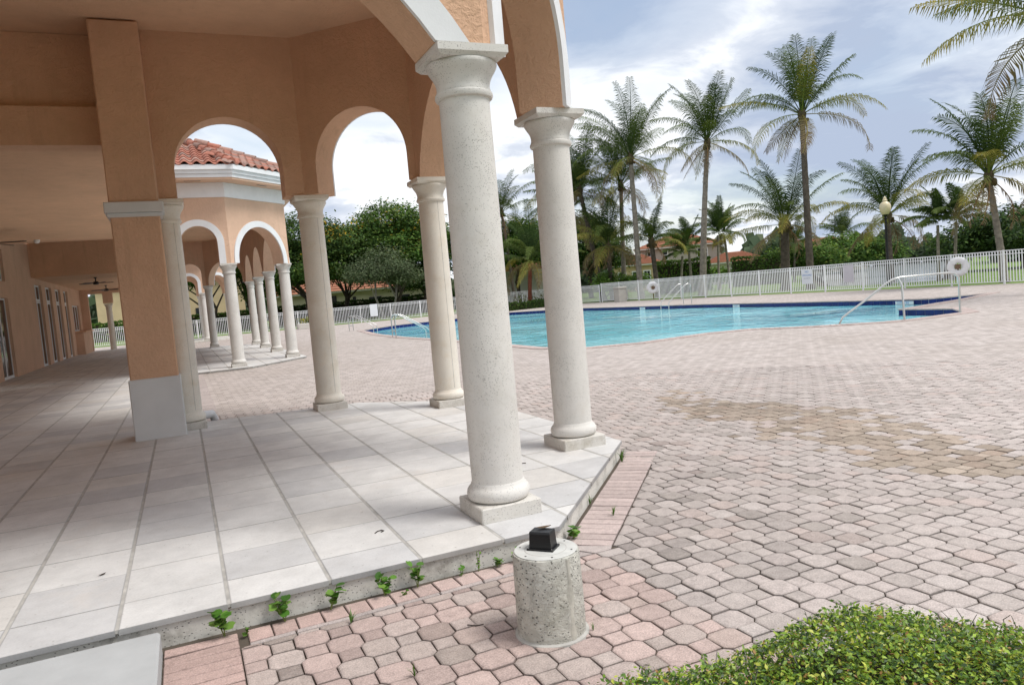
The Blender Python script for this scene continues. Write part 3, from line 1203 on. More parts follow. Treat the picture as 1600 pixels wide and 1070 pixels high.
def arch_wall(parent, path, i, th, z, s0, s1, apex, ztop, mat, trim=True, trim_w=0.185):
    A, B = Vector(path[i]), Vector(path[i + 1])
    u = (B - A).normalized()
    n = Vector((u.y, -u.x))
    L = (B - A).length
    z0 = z + CAP
    curve = arch_curve(s0, s1, z0, z + apex)
    oA, oB = miter(path, i, th / 2), miter(path, i + 1, th / 2)
    iA, iB = miter(path, i, -th / 2), miter(path, i + 1, -th / 2)

    def P(s, t, zz):
        q = A + u * s + n * t
        return (q.x, q.y, zz)
    m = MB()
    for side in (1, -1):
        t = side * th / 2
        a, b = (oA, oB) if side > 0 else (iA, iB)
        top = z + ztop
        rows = [((a.x, a.y, z0), (a.x, a.y, top)), (P(s0, t, z0), P(s0, t, top))]
        for s, zz in curve:
            rows.append((P(s, t, zz), P(s, t, top)))
        rows.append((P(s1, t, z0), P(s1, t, top)))
        rows.append(((b.x, b.y, z0), (b.x, b.y, top)))
        vs = [p for r in rows for p in r]
        fs = []
        for k in range(len(rows) - 1):
            if (Vector(rows[k][0]) - Vector(rows[k + 1][0])).length < 1e-6:
                continue
            if abs(Vector(rows[k][1]).xy.__sub__(Vector(rows[k + 1][1]).xy).length) < 1e-6:
                continue
            q = (2 * k, 2 * k + 2, 2 * k + 3, 2 * k + 1)
            fs.append(q if side > 0 else q[::-1])
        m.add(vs, fs)
    # soffit of the arch
    full = [(s0, z0)] + curve + [(s1, z0)]
    vs, fs = [], []
    for s, zz in full:
        vs += [P(s, th / 2, zz), P(s, -th / 2, zz)]
    for k in range(len(full) - 1):
        if abs(full[k][0] - full[k + 1][0]) + abs(full[k][1] - full[k + 1][1]) < 1e-6:
            continue
        fs.append((2 * k, 2 * k + 1, 2 * k + 3, 2 * k + 2))
    m.add(vs, fs)
    # undersides of the two piers
    m.add([(oA.x, oA.y, z0), (iA.x, iA.y, z0), P(s0, -th / 2, z0), P(s0, th / 2, z0)], [(0, 1, 2, 3)])
    m.add([(oB.x, oB.y, z0), (iB.x, iB.y, z0), P(s1, -th / 2, z0), P(s1, th / 2, z0)], [(3, 2, 1, 0)])
    c = (A + B) / 2
    w = m.build('arch_wall', mat, parent, origin=(c.x, c.y, z0), smooth=0.5)
    if trim:
        inn = arch_curve(s0 - 0.004, s1 + 0.004, z0 + 0.002, z + apex + 0.004)
        out = arch_curve(s0 - 0.004, s1 + 0.004, z0 + 0.002, z + apex + 0.004, trim_w)
        pr = 0.035
        vs, fs = [], []
        for (sa, za), (sb, zb) in zip(inn, out):
            vs += [P(sa, th / 2 - 0.01, za), P(sa, th / 2 + pr, za), P(sb, th / 2 + pr, zb), P(sb, th / 2 - 0.01, zb)]
        for k in range(len(inn) - 1):
            o4, p4 = 4 * k, 4 * k + 4
            for e in range(3):
                fs.append((o4 + e, p4 + e, p4 + e + 1, o4 + e + 1))
        fs += [(3, 2, 1, 0), tuple(4 * (len(inn) - 1) + e for e in range(4))]
        m = MB()
        m.add(vs, fs)
        m.build('arch_trim', M['white'], w, smooth=0.5)
    return w


def roof_tile_mesh(w, l):
    """one S shaped clay tile: a barrel and a shallow pan, length along +y (up the slope), 20 mm thick"""
    n = 9
    prof = []
    for k in range(n + 1):
        t = k / n
        zz = 0.075 * max(0.0, math.sin(math.pi * min(1.0, t / 0.62))) if t < 0.62 else -0.02 * math.sin(math.pi * (t - 0.62) / 0.38)
        prof.append((-w / 2 + w * t * 1.06, zz))
    vs, fs = [], []
    for yy, lift in ((0.0, 0.028), (l * 1.12, 0.0)):
        for x_, z_ in prof:
            vs.append((x_, yy, z_ + lift))
        for x_, z_ in prof:
            vs.append((x_, yy, z_ + lift - 0.02))
    m = n + 1
    for k in range(n):
        fs.append((k, k + 1, 2 * m + k + 1, 2 * m + k))
        fs.append((m + k + 1, m + k, 3 * m + k, 3 * m + k + 1))
        fs.append((m + k, m + k + 1, k + 1, k))
    mb_ = MB()
    mb_.add(vs, fs)
    return mb_.mesh('roof_tile', M['roof_obj'], smooth=0.9)


TILE_ME = None


def tile_col_roof():
    t = rng.random()
    if t < 0.30:
        return np.array((0.30, 0.19, 0.155)) * rng.uniform(0.8, 1.2)
    if t < 0.5:
        return np.array((0.36, 0.21, 0.165)) * rng.uniform(0.9, 1.1)
    return np.array((0.36, 0.145, 0.10)) * rng.uniform(0.85, 1.15)


def pavilion(name, label, path, arches, z, ceil_x, tiled=(), colmat='coral_bounce_lit', mats=None, stucco='stucco'):
    """half octagon loggia: columns, arched walls, ceiling, frieze, soffit, gutter and tiled hip roof"""
    cx = sum(p[0] for p in path) / len(path)
    cy = sum(p[1] for p in path) / len(path)
    root = empty(name, (cx, cy, z))
    tag(root, label, 'pavilion', 'arcaded pavilions of the clubhouse')
    TH = 0.40
    TOP = 5.45
    for i, (s0, s1, apex) in enumerate(arches):
        arch_wall(root, path, i, TH, z, s0, s1, apex, TOP, M[stucco])
    for i, p in enumerate(path[1:-1]):
        column_into(root, p[0], p[1], z, M[(mats or {}).get(i, colmat)])
    # ceiling
    inn = [miter(path, i, -TH / 2 + 0.02) for i in range(len(path))]
    poly = [(p.x, p.y) for p in inn]
    poly[0] = (poly[0][0] - 0.02, poly[0][1] - 0.36)
    poly[-1] = (poly[-1][0] - 0.02, poly[-1][1] + 0.36)
    poly = [(ceil_x, poly[0][1])] + poly + [(ceil_x, poly[-1][1])]
    m = MB()
    m.prism(poly, z + 5.22, z + 5.30)
    m.build('ceiling', M['ceil'], root)

    def ring(t0, t1, z0, z1, nm, mat):
        m_ = MB()
        a = [miter(path, k, t0) for k in range(len(path))]
        b = [miter(path, k, t1) for k in range(len(path))]
        vs = []
        for p, q in zip(a, b):
            vs += [(p.x, p.y, z + z0), (q.x, q.y, z + z0), (q.x, q.y, z + z1), (p.x, p.y, z + z1)]
        fs = [(3, 2, 1, 0), tuple(4 * (len(path) - 1) + e for e in range(4))]
        for k in range(len(path) - 1):
            for e in range(4):
                f = (e + 1) % 4
                fs.append((4 * k + e, 4 * k + 4 + e, 4 * k + 4 + f, 4 * k + f)[::-1])
        m_.add(vs, fs)
        return m_.build(nm, mat, root)
    h = TH / 2
    ring(h - 0.02, h + 0.045, 4.98, 5.40, 'frieze', M['white'])
    soff = ring(h - 0.05, h + 0.56, 5.405, 5.47, 'soffit', M[stucco])
    ring(h + 0.50, h + 0.585, 5.46, 5.56, 'lower_gutter_step', M['white'])
    ring(h + 0.50, h + 0.630, 5.563, 5.66, 'gutter', M['white'])
    ring(h + 0.50, h + 0.690, 5.663, 5.80, 'gutter_lip', M['white'])
    # vent slots in the soffit
    for k in range(len(path) - 1):
        A, B = Vector(path[k]), Vector(path[k + 1])
        u = (B - A).normalized()
        n = Vector((u.y, -u.x))
        L = (B - A).length
        for s in ([L * 0.5] if L < 3 else [L * 0.25, L * 0.75]):
            q = A + u * s + n * (h + 0.30)
            m_ = MB()
            m_.obox((q.x, q.y, z + 5.404), (u.x, u.y, 0), (n.x, n.y, 0), (0, 0, 1), 0.22, 0.035, 0.003)
            m_.build('vent_slot', M['black'], soff)
    # hip roof
    e = [miter(path, k, h + 0.64) for k in range(len(path))]
    r = [miter(path, k, h + 0.64 - 3.0) for k in range(len(path))]
    zt, pitch = z + 5.80, 0.44
    m = MB()
    fs = []
    vs = [(p.x, p.y, zt) for p in e] + [(p.x, p.y, zt + 3.0 * pitch) for p in r]
    n_ = len(path)
    for k in range(n_ - 1):
        fs.append((k, k + 1, n_ + k + 1, n_ + k))
    fs.append(tuple(range(n_, 2 * n_)))
    m.add(vs, fs, (0.36, 0.15, 0.09))
    roof = m.build('roof', M['roof_attr'], root)
    global TILE_ME
    tw, tl = 0.315, 0.30
    if tiled and TILE_ME is None:
        TILE_ME = roof_tile_mesh(tw, tl)
    for k in tiled:
        A, B = e[k], e[k + 1]
        u = (B - A).normalized()
        n = Vector((-u.y, u.x))                     # up the slope, horizontally
        up = Vector((n.x, n.y, pitch)).normalized()
        ux = Vector((u.x, u.y, 0))
        nz = ux.cross(up).normalized()
        L = (B - A).length
        ra, rb = r[k], r[k + 1]
        rows = 8
        for j in range(rows):
            d = j * tl
            f = d / math.hypot(3.0, 3.0 * pitch)
            sa = (ra - A).dot(u) * f
            sb = L + (rb - B).dot(u) * f
            s = math.ceil((sa - 0.05) / tw) * tw
            while s < sb + 0.02:
                if k == tiled[0] and s < -0.2 + (L - 2.6) and L > 3:
                    s += tw
                    continue
                q = Vector((A.x, A.y, zt)) + ux * s + up * (d - 0.06) + nz * 0.02
                o = D.objects.new('roof_tile', TILE_ME)
                COL.objects.link(o)
                o.parent = roof
                mw = Matrix((ux, up, nz)).transposed().to_4x4()
                mw.translation = q - Vector(WL[roof.name])
                o.matrix_local = mw
                o.color = (*[float(c_) for c_ in tile_col_roof()], 1)
                s += tw
        # hip caps along the right hand hip of this face
        for j in range(9):
            p0 = Vector((B.x, B.y, zt)).lerp(Vector((rb.x, rb.y, zt + 3.0 * pitch)), j / 9)
            p1 = Vector((B.x, B.y, zt)).lerp(Vector((rb.x, rb.y, zt + 3.0 * pitch)), (j + 1.15) / 9)
            m_ = MB()
            m_.tube([p0 + Vector((0, 0, 0.085)), p1 + Vector((0, 0, 0.06))], [0.12, 0.10], 10)
            o = m_.build('hip_tile', M['roof_obj'], roof, smooth=0.8)
            o.color = (*[float(c_) for c_ in tile_col_roof()], 1)
    return root


PATH1 = [(-2.45, 4.65), (1.85, 4.65), (3.245, 6.12), (3.22, 9.63), (1.845, 10.97), (-0.105, 10.97)]
L1 = [(Vector(PATH1[i + 1]) - Vector(PATH1[i])).length for i in range(5)]
ARCH1 = [(0.35, L1[0] - 0.25, 4.02), (0.235, 1.80, 4.20), (0.24, L1[2] - 0.24, 4.20), (0.19, 1.615, 4.13), (0.342, 1.723, 4.13)]
near = pavilion('pavilion', 'tall peach stucco pavilion in the foreground with thick cream columns', PATH1, ARCH1, SLAB, -5.5, (),
                'coral_bounce_lit', {0: 'coral', 1: 'coral'})
near['label'] = 'tall peach stucco pavilion that fills the left foreground, its pitted columns standing on pale tiles'
column_into(near, -0.05, 10.97, SLAB, M['coral_bounce_lit'])
column_into(near, -2.45, 4.65, SLAB, M['coral_bounce_lit'])


def pillar(parent, x0, x1, y0, y1, z, ztop):
    m = MB()
    m.bbox(x0, x1, y0, y1, z + 0.02, z + ztop, 0.015)
    p = m.build('pillar', M['stucco'], parent, origin=((x0 + x1) / 2, (y0 + y1) / 2, z))
    m = MB()
    m.bbox(x0 - 0.022, x1 + 0.022, y0 - 0.022, y1 + 0.022, z, z + 0.775, 0.012)
    m.build('pillar_plinth', M['greywhite'], p)
    m = MB()
    m.bbox(x0 - 0.03, x1 + 0.03, y0 - 0.03, y1 + 0.03, z + 2.80, z + 2.85, 0.006)
    m.bbox(x0 - 0.055, x1 + 0.055, y0 - 0.055, y1 + 0.055, z + 2.852, z + 2.985, 0.01)
    m.build('pillar_band', M['greywhite'], p)
    return p


pillar(near, -0.67, -0.11, 10.42, 10.98, SLAB, 5.20)
pillar(near, -3.05, -2.49, 4.40, 4.98, SLAB, 5.20)

P2Z = SLAB - 0.09
PATH2 = [(-0.05, 23.5), (1.42, 23.5), (3.21, 25.3), (3.2, 29.65), (3.2, 33.9), (3.2, 38.1), (1.36, 39.8), (-0.05, 39.8)]
L2 = [(Vector(PATH2[i + 1]) - Vector(PATH2[i])).length for i in range(7)]
ARCH2 = [(0.235, L2[0] - 0.235, 4.17)] + [(0.24, L - 0.24, 4.17) for L in L2[1:6]] + [(0.235, L2[6] - 0.235, 4.17)]
far = pavilion('pavilion', 'second peach pavilion beyond, roofed in red clay tiles, with white trimmed arches', PATH2, ARCH2, P2Z, -5.5, (0, 1),
               'coral', None, 'stucco_far')
column_into(far, -0.05, 23.5, P2Z, M['coral'])
column_into(far, -0.05, 39.8, P2Z, M['coral'])
PATH3 = [(-0.05, 51.6), (1.40, 51.6), (3.15, 53.4), (3.15, 57.0), (1.40, 58.8), (-0.05, 58.8)]
L3 = [(Vector(PATH3[i + 1]) - Vector(PATH3[i])).length for i in range(5)]
third = pavilion('pavilion', 'third white arched pavilion, farthest, glimpsed through the arches of the second', PATH3,
                 [(0.235, L - 0.235, 4.17) for L in L3], P2Z, -0.3, (), 'coral', None, 'stucco_far')
column_into(third, -0.05, 51.6, P2Z, M['coral'])

# ================================================================== CLUBHOUSE behind the loggias
club = empty('clubhouse', (-5.5, 28, SLAB))
tag(club, 'peach stucco clubhouse wall along the covered walk with white framed glass doors', 'clubhouse')
WX = -5.55
DOORS = [(29.3, 31.45), (37.1, 38.85), (39.85, 41.6), (42.7, 44.45), (45.6, 47.05), (12.5, 14.6), (18.5, 20.6), (24.0, 26.1)]
WIN = (48.4, 51.4, 1.24, 2.74)


def club_wall():
    m = MB()
    cuts = sorted([(a, b, 'd') for a, b in DOORS] + [(WIN[0], WIN[1], 'w')])
    y = 3.0
    th = 0.28
    for a, b, k in cuts:
        m.box(WX - th, WX, y, a, 0, 6.0)
        hi = a < 36
        if k == 'd':
            if hi:
                m.box(WX - th, WX, a, b, SLAB + 2.72, SLAB + 3.31)
                m.box(WX - th, WX, a, b, SLAB + 4.45, 6.0)
            else:
                m.box(WX - th, WX, a, b, SLAB + 3.46, 6.0)
        else:
            m.box(WX - th, WX, a, b, 0, SLAB + WIN[2])
            m.box(WX - th, WX, a, b, SLAB + WIN[3], 6.0)
        y = b
    m.box(WX - th, WX, y, 53.2, 0, 6.0)
    m.build('wall', M['stucco_far'], club)


club_wall()


def glazed(name, y0, y1, z0, z1, leaves, parent):
    fr = MB()
    xr = WX - 0.10
    w = 0.07
    fr.box(xr - 0.05, xr, y0, y0 + w, z0, z1)
    fr.box(xr - 0.05, xr, y1 - w, y1, z0, z1)
    fr.box(xr - 0.05, xr, y0 + w, y1 - w, z1 - w, z1)
    fr.box(xr - 0.05, xr, y0 + w, y1 - w, z0, z0 + w * 1.3)
    for k in range(1, leaves):
        yc = y0 + (y1 - y0) * k / leaves
        fr.box(xr - 0.05, xr, yc - w, yc + w, z0 + w * 1.3, z1 - w)
    o = fr.build(name, M['white'], parent)
    for k in range(leaves):
        a = y0 + (y1 - y0) * k / leaves
        b = y0 + (y1 - y0) * (k + 1) / leaves
        g = MB()
        g.box(xr - 0.035, xr - 0.02, a + w * 0.9, b - w * 0.9, z0 + w, z1 - w)
        g.build('pane', M['glass'], o)
    return o


for a, b in DOORS:
    z0 = SLAB - (0.09 if a > 22 else 0)
    if a < 36:
        glazed('door', a, b, z0, SLAB + 2.72, 2, club)
        glazed('transom_window', a, b, SLAB + 3.31, SLAB + 4.45, 2, club)
    else:
        glazed('door', a, b, z0, SLAB + 2.74, 2, club)
        glazed('transom_window', a, b, SLAB + 2.76, SLAB + 3.46, 2, club)
glazed('window', WIN[0], WIN[1], SLAB + WIN[2], SLAB + WIN[3], 3, club)
# beams: high ceiling over the pavilions, low ceiling over the walks between them
for y0, x1, nm in ((10.98, -0.2, 'beam'), (4.40, -3.0, 'beam')):
    m = MB()
    m.box(WX + 0.003, x1, y0 - 0.05, y0 + 0.30, SLAB + 3.79, SLAB + 4.27)
    m.build(nm, M['stucco'], club)
    m = MB()
    m.box(WX + 0.003, x1, y0 + 0.10, y0 + 0.28, SLAB + 4.272, SLAB + 5.215)
    m.build('beam_wall', M['stucco'], club)
m = MB()
m.box(WX + 0.003, -0.02, 11.283, 22.6, SLAB + 3.79, SLAB + 3.95)
m.build('ceiling', M['ceil'], club)
m = MB()
m.box(WX + 0.003, -0.02, 22.603, 23.0, SLAB + 3.79, SLAB + 5.40)
m.build('beam', M['stucco'], club)
m = MB()
m.box(WX + 0.003, 0.12, 36.6, 37.0, SLAB + 3.70, SLAB + 5.25)
m.build('beam', M['stucco'], club)
m = MB()
m.box(WX + 0.003, 0.12, 37.003, 52.4, SLAB + 3.70, SLAB + 3.85)
m.build('ceiling', M['ceil'], club)
# end wall with a wide opening, end column and the bar counter
m = MB()
m.box(WX + 0.003, -5.12, 52.4, 52.75, 0, 4.0)
m.box(-5.12, 0.1, 52.4, 52.75, SLAB + 3.42, 4.0)
m.build('end_wall', M['stucco_far'], club)
m = MB()
m.box(-4.32, -3.78, 52.38, 52.78, SLAB + 2.80, SLAB + 3.43)
m.build('pier', M['stucco_far'], club)
column_into(club, -4.05, 52.58, SLAB - 0.29, M['coral_bounce_lit'])
m = MB()
m.box(WX + 0.003, -5.14, 48.3, 52.3, 0.0, SLAB + 1.16)
ct = m.build('bar_counter', M['stucco_far'], club)
m = MB()
m.bbox(WX + 0.003, -4.98, 48.2, 52.36, SLAB + 1.163, SLAB + 1.24, 0.01)
m.build('counter_top', M['stucco'], ct)
# roof over the walks
m = MB()
m.box(-16, -0.05, 11.3, 22.7, 5.62, 5.75, (0.36, 0.15, 0.09))
m.box(-16, 0.75, 40.4, 51.0, 5.62, 5.75, (0.36, 0.15, 0.09))
m.box(-16, WX, 3.0, 53.0, 5.76, 5.95, (0.36, 0.15, 0.09))
m.box(-16, WX - 0.3, 53.0, 53.2, 0, 5.7, (0.6, 0.36, 0.23))
m.box(-16, WX - 0.3, 2.8, 3.0, 0, 5.7, (0.6, 0.36, 0.23))
m.build('walk_roof', M['roof_attr'], club)
m = MB()
m.box(-16, WX, 2.9, 53.0, 5.70, 5.755)
m.build('roof_deck', M['soil'], club)
m = MB()
m.lathe([(0.07, SLAB + 3.787), (0.075, SLAB + 3.76), (0.05, SLAB + 3.71), (0.02, SLAB + 3.70)][::-1], 14, -3.15, 22.3)
m.build('ceiling_light', M['white'], club, smooth=0.7)


def ceiling_fan(x, y, z, label, rot):
    r = empty('ceiling_fan', (x, y, z))
    tag(r, label, 'ceiling fan', 'dark ceiling fans over the covered walk')
    m = MB()
    m.lathe([(0.05, z - 0.34), (0.12, z - 0.32), (0.13, z - 0.26), (0.10, z - 0.20), (0.025, z - 0.18), (0.025, z - 0.04), (0.07, z - 0.03), (0.075, z)], 16, x, y)
    m.build('motor', M['darkmetal'], r, smooth=0.6)
    for k in range(5):
        a = rot + 2 * math.pi * k / 5
        u = Vector((math.cos(a), math.sin(a), 0))
        v = Vector((-math.sin(a), math.cos(a), 0.22)).normalized()
        m = MB()
        c = Vector((x, y, z - 0.27))
        pts = [(0.13, 0.03), (0.22, 0.06), (0.45, 0.075), (0.68, 0.075), (0.74, 0.05)]
        vs = []
        for d, h in pts:
            for sg in (-1, 1):
                for tz in (0, 0.012):
                    vs.append(c + u * d + v * (sg * h) + Vector((0, 0, tz)))
        fs = []
        for i in range(len(pts) - 1):
            b, n = 4 * i, 4 * i + 4
            fs += [(b, b + 2, n + 2, n), (b + 1, n + 1, n + 3, b + 3), (b, n, n + 1, b + 1), (b + 2, b + 3, n + 3, n + 2)]
        fs += [(0, 1, 3, 2), (16, 18, 19, 17)]
        m.add(vs, fs)
        m.build('blade', M['darkmetal'], r)


ceiling_fan(-3.43, 39.3, SLAB + 3.70, 'dark ceiling fan hanging nearer, in front of the glass doors', 0.3)
ceiling_fan(-3.70, 47.8, SLAB + 3.70, 'dark ceiling fan hanging farthest, above the end column', 0.7)
ceiling_fan(-3.75, 20.0, SLAB + 3.79, 'dark ceiling fan of which one blade shows beside the wall', -0.15)

# white downspout elbow lying against the half column
m = MB()
m.tube([(0.02, 11.35, SLAB + 0.085), (0.14, 11.50, SLAB + 0.085), (0.25, 11.62, SLAB + 0.075), (0.29, 11.68, SLAB - 0.02)], [0.06, 0.062, 0.06, 0.055], 12)
o = m.build('downspout', M['white'], smooth=0.9)
tag(o, 'white downspout elbow at the foot of the half column behind the pillar', 'downspout')

# ================================================================== POOL
WATER_Z = -0.20
pool = empty('swimming_pool', (17, 30, 0))
tag(pool, 'freeform swimming pool of turquoise water with a dark blue tile waterline', 'swimming pool')
POOLWATER = mat_water('pool_water', (0.14, 0.56, 0.65), 0.04, 1.5, 0.26, (0.32, 0.68, 0.74))
o = sheet('water', inset(POOL, 0.01), [], WATER_Z, POOLWATER, pool)


def mat_tileband():
    m, nt, b = new_mat('dark_blue_pool_tile', 0.2, 0.5)
    p = pos(nt)
    c = mix_col(nt, ramp(nt, noise(nt, p, 3.0, 3), [(0.3, 0.0), (0.7, 1.0)]), (0.005, 0.012, 0.10), (0.010, 0.024, 0.17))
    nt.links.new(c, b.inputs['Base Color'])
    return m


def pool_walls():
    band = mat_tileband()
    n = len(POOL)
    wall = MB()
    for i in range(n):
        a, c = POOL[i], POOL[(i + 1) % n]
        wall.add([(*a, -0.27), (*c, -0.27), (*c, -1.6), (*a, -1.6)], [(0, 1, 2, 3)])
    wall.add([(x, y, -1.6) for x, y in POOL], [tuple(range(n))])
    wall.build('basin', M['palewall'], pool)
    # waterline tiles: one by one on the walls that face the camera, the others as a plain strip
    strip, tiles = MB(), []
    for i in range(n):
        a, c = Vector(POOL[i]), Vector(POOL[(i + 1) % n])
        u = (c - a).normalized()
        nin = Vector((-u.y, u.x))
        strip.add([(a.x, a.y, -0.03), (c.x, c.y, -0.03), (c.x, c.y, -0.27), (a.x, a.y, -0.27)], [(0, 1, 2, 3)])
        mid = (a + c) / 2
        if nin.dot(mid) < 0:
            L = (c - a).length
            k = max(1, round(L / 0.30))
            for j in range(k):
                tiles.append((a + u * (L * (j + 0.5) / k), u, nin, L / k / 2 - 0.006))
    sb = strip.build('tile_grout', M['greywhite'], pool)
    tiles.sort(key=lambda t: t[0].length)
    me_cache = {}
    rest = MB()
    for idx, (c, u, nin, hw) in enumerate(tiles):
        if idx < 300:
            m = MB()
            m.obox((c.x + nin.x * 0.006, c.y + nin.y * 0.006, -0.148), (u.x, u.y, 0), (nin.x, nin.y, 0), (0, 0, 1), hw, 0.005, 0.114)
            m.build('waterline_tile', band, pool)
        else:
            rest.obox((c.x + nin.x * 0.006, c.y + nin.y * 0.006, -0.148), (u.x, u.y, 0), (nin.x, nin.y, 0), (0, 0, 1), hw, 0.005, 0.114)
    if rest.v:
        o = rest.build('waterline_tiles', band, pool)
        o['kind'] = 'stuff'
    # coping: pink bricks round the rim
    outer, inner = inset(POOL, -0.34), inset(POOL, 0.025)
    cop, sing = MB(), 0
    for i in range(n):
        a0, a1 = Vector(inner[i]), Vector(inner[(i + 1) % n])
        b0, b1 = Vector(outer[i]), Vector(outer[(i + 1) % n])
        k = max(1, round((a1 - a0).length / 0.13))
        for j in range(k):
            g = 0.03
            t0, t1 = (j + g) / k, (j + 1 - g) / k
            q = [a0.lerp(a1, t0), a0.lerp(a1, t1), b0.lerp(b1, t1), b0.lerp(b1, t0)]
            q = [(p.x, p.y) for p in q]
            if area(q) < 0:
                q = q[::-1]
            cop.prism(q, -0.03, 0.006 + rng.normal(0, 0.001), np.array((0.48, 0.39, 0.36)) * rng.uniform(0.88, 1.1))
    o = cop.build('coping_bricks', M['paver_attr'], pool)
    o['kind'] = 'stuff'
    bed = MB()
    vs = [(x, y, -0.028) for x, y in outer] + [(x, y, -0.028) for x, y in inner]
    bed.add(vs, [(i, (i + 1) % n, n + (i + 1) % n, n + i) for i in range(n)])
    bed.build('coping_bed', M['grout'], pool)


pool_walls()


def text_mesh(txt, size, mat, name, parent, loc, ux, uz, depth=0.002):
    cu = D.curves.new(name, 'FONT')
    cu.body = txt
    cu.size = size
    cu.align_x = 'CENTER'
    cu.align_y = 'CENTER'
    cu.extrude = depth
    cu.resolution_u = 3
    tmp = D.objects.new('tmp', cu)
    COL.objects.link(tmp)
    dg = bpy.context.evaluated_depsgraph_get()
    dg.update()
    me = D.meshes.new_from_object(tmp.evaluated_get(dg))
    D.objects.remove(tmp)
    me.name = name
    me.materials.clear()
    me.materials.append(mat)
    o = link(name, me, loc, parent)
    ux, uz = Vector(ux).normalized(), Vector(uz).normalized()
    o.rotation_euler = Matrix((ux, uz, ux.cross(uz))).transposed().to_euler()
    return o


def marker(c, nin, txt, w):
    nin = Vector((nin[0], nin[1], 0)).normalized()
    u = Vector((-nin.y, nin.x, 0))            # reads left to right for someone looking at the wall
    m = MB()
    p = Vector((c[0], c[1], -0.13)) + nin * 0.016
    m.obox(p, u, nin, (0, 0, 1), w / 2, 0.004, 0.065)
    o = m.build('depth_marker', M['white'], pool)
    text_mesh(txt, 0.13, M['signblue'], 'marker_lettering', o, p + nin * 0.006, u, (0, 0, 1))


marker((25.14, 29.2), (-1, 0.02), '4 FT', 0.5)
marker((24.86, 37.0), (-1, -0.08), '5 FT', 0.5)
marker((24.94, 19.7), (-1, 0.03), '3 FT 0 IN', 0.9)

# ---- stainless rails
def handrail():
    r = empty('handrail', (17, 13.5, 0))
    tag(r, 'single stainless handrail sloping down into the shallow end of the pool', 'handrail')
    pts = [(15.75, 14.30, -0.35), (15.72, 14.33, 0.02), (15.78, 14.28, 0.17), (15.90, 14.18, 0.29), (16.2, 13.92, 0.57), (16.6, 13.60, 0.97), (16.72, 13.50, 1.06), (16.9, 13.42, 1.10),
           (17.6, 13.36, 1.10), (18.5, 13.28, 1.10), (18.75, 13.26, 1.07), (18.88, 13.25, 0.97), (18.92, 13.25, 0.8), (18.92, 13.25, -0.02)]
    m = MB()
    m.tube(pts, 0.027, 10)
    m.build('rail', M['steel'], r, smooth=0.9)
    m = MB()
    m.tube([(16.85, 13.43, 1.09), (16.85, 13.33, 0.9), (16.85, 13.30, -0.02)], 0.027, 10)
    m.build('post', M['steel'], r, smooth=0.9)


handrail()


def ladder(c, d, w, label, hgt=0.95, drop=0.35, run=1.5):
    """pair of bent grab rails; d points from the deck towards the water"""
    d = Vector((d[0], d[1], 0)).normalized()
    s = Vector((-d.y, d.x, 0))
    c = Vector((c[0], c[1], 0))
    r = empty('pool_ladder', c)
    tag(r, label, 'pool ladder', 'stainless grab rails at the pool edge')
    for k in (-1, 1):
        o = c + s * (k * w / 2)
        pts = [o + Vector((0, 0, -0.02)), o + Vector((0, 0, hgt * 0.8)), o + d * 0.05 + Vector((0, 0, hgt * 0.95)), o + d * 0.18 + Vector((0, 0, hgt)),
               o + d * 0.38 + Vector((0, 0, hgt * 0.93)), o + d * (run - 0.12) + Vector((0, 0, 0.30)), o + d * run + Vector((0, 0, 0.16)), o + d * (run + 0.02) + Vector((0, 0, -drop))]
        m = MB()
        m.tube(pts, 0.024, 8)
        m.build('rail', M['steel'], r, smooth=0.9)
    for k, (dd, zz) in enumerate(((run - 0.02, 0.02), (0.0, 0.30))):
        m = MB()
        m.tube([c - s * (w / 2) + d * dd + Vector((0, 0, zz)), c + s * (w / 2) + d * dd + Vector((0, 0, zz))], 0.02, 8)
        m.build('step', M['steel'], r, smooth=0.9)


ladder((8.35, 31.6), (1, -0.06), 0.75, 'stainless grab rails between the two middle columns, on the near edge of the pool', 1.0)
ladder((9.2, 44.6), (1, -0.7), 0.6, 'stainless grab rails at the far left tip of the pool', 0.9)
ladder((26.0, 34.2), (-1, 0.05), 0.8, 'stainless grab rails on the far edge below the white ring buoy', 1.15)
ladder((17.9, 50.1), (0.4, -1), 0.6, 'stainless grab rails on the far edge, seen before the fence beside the middle column', 0.95)


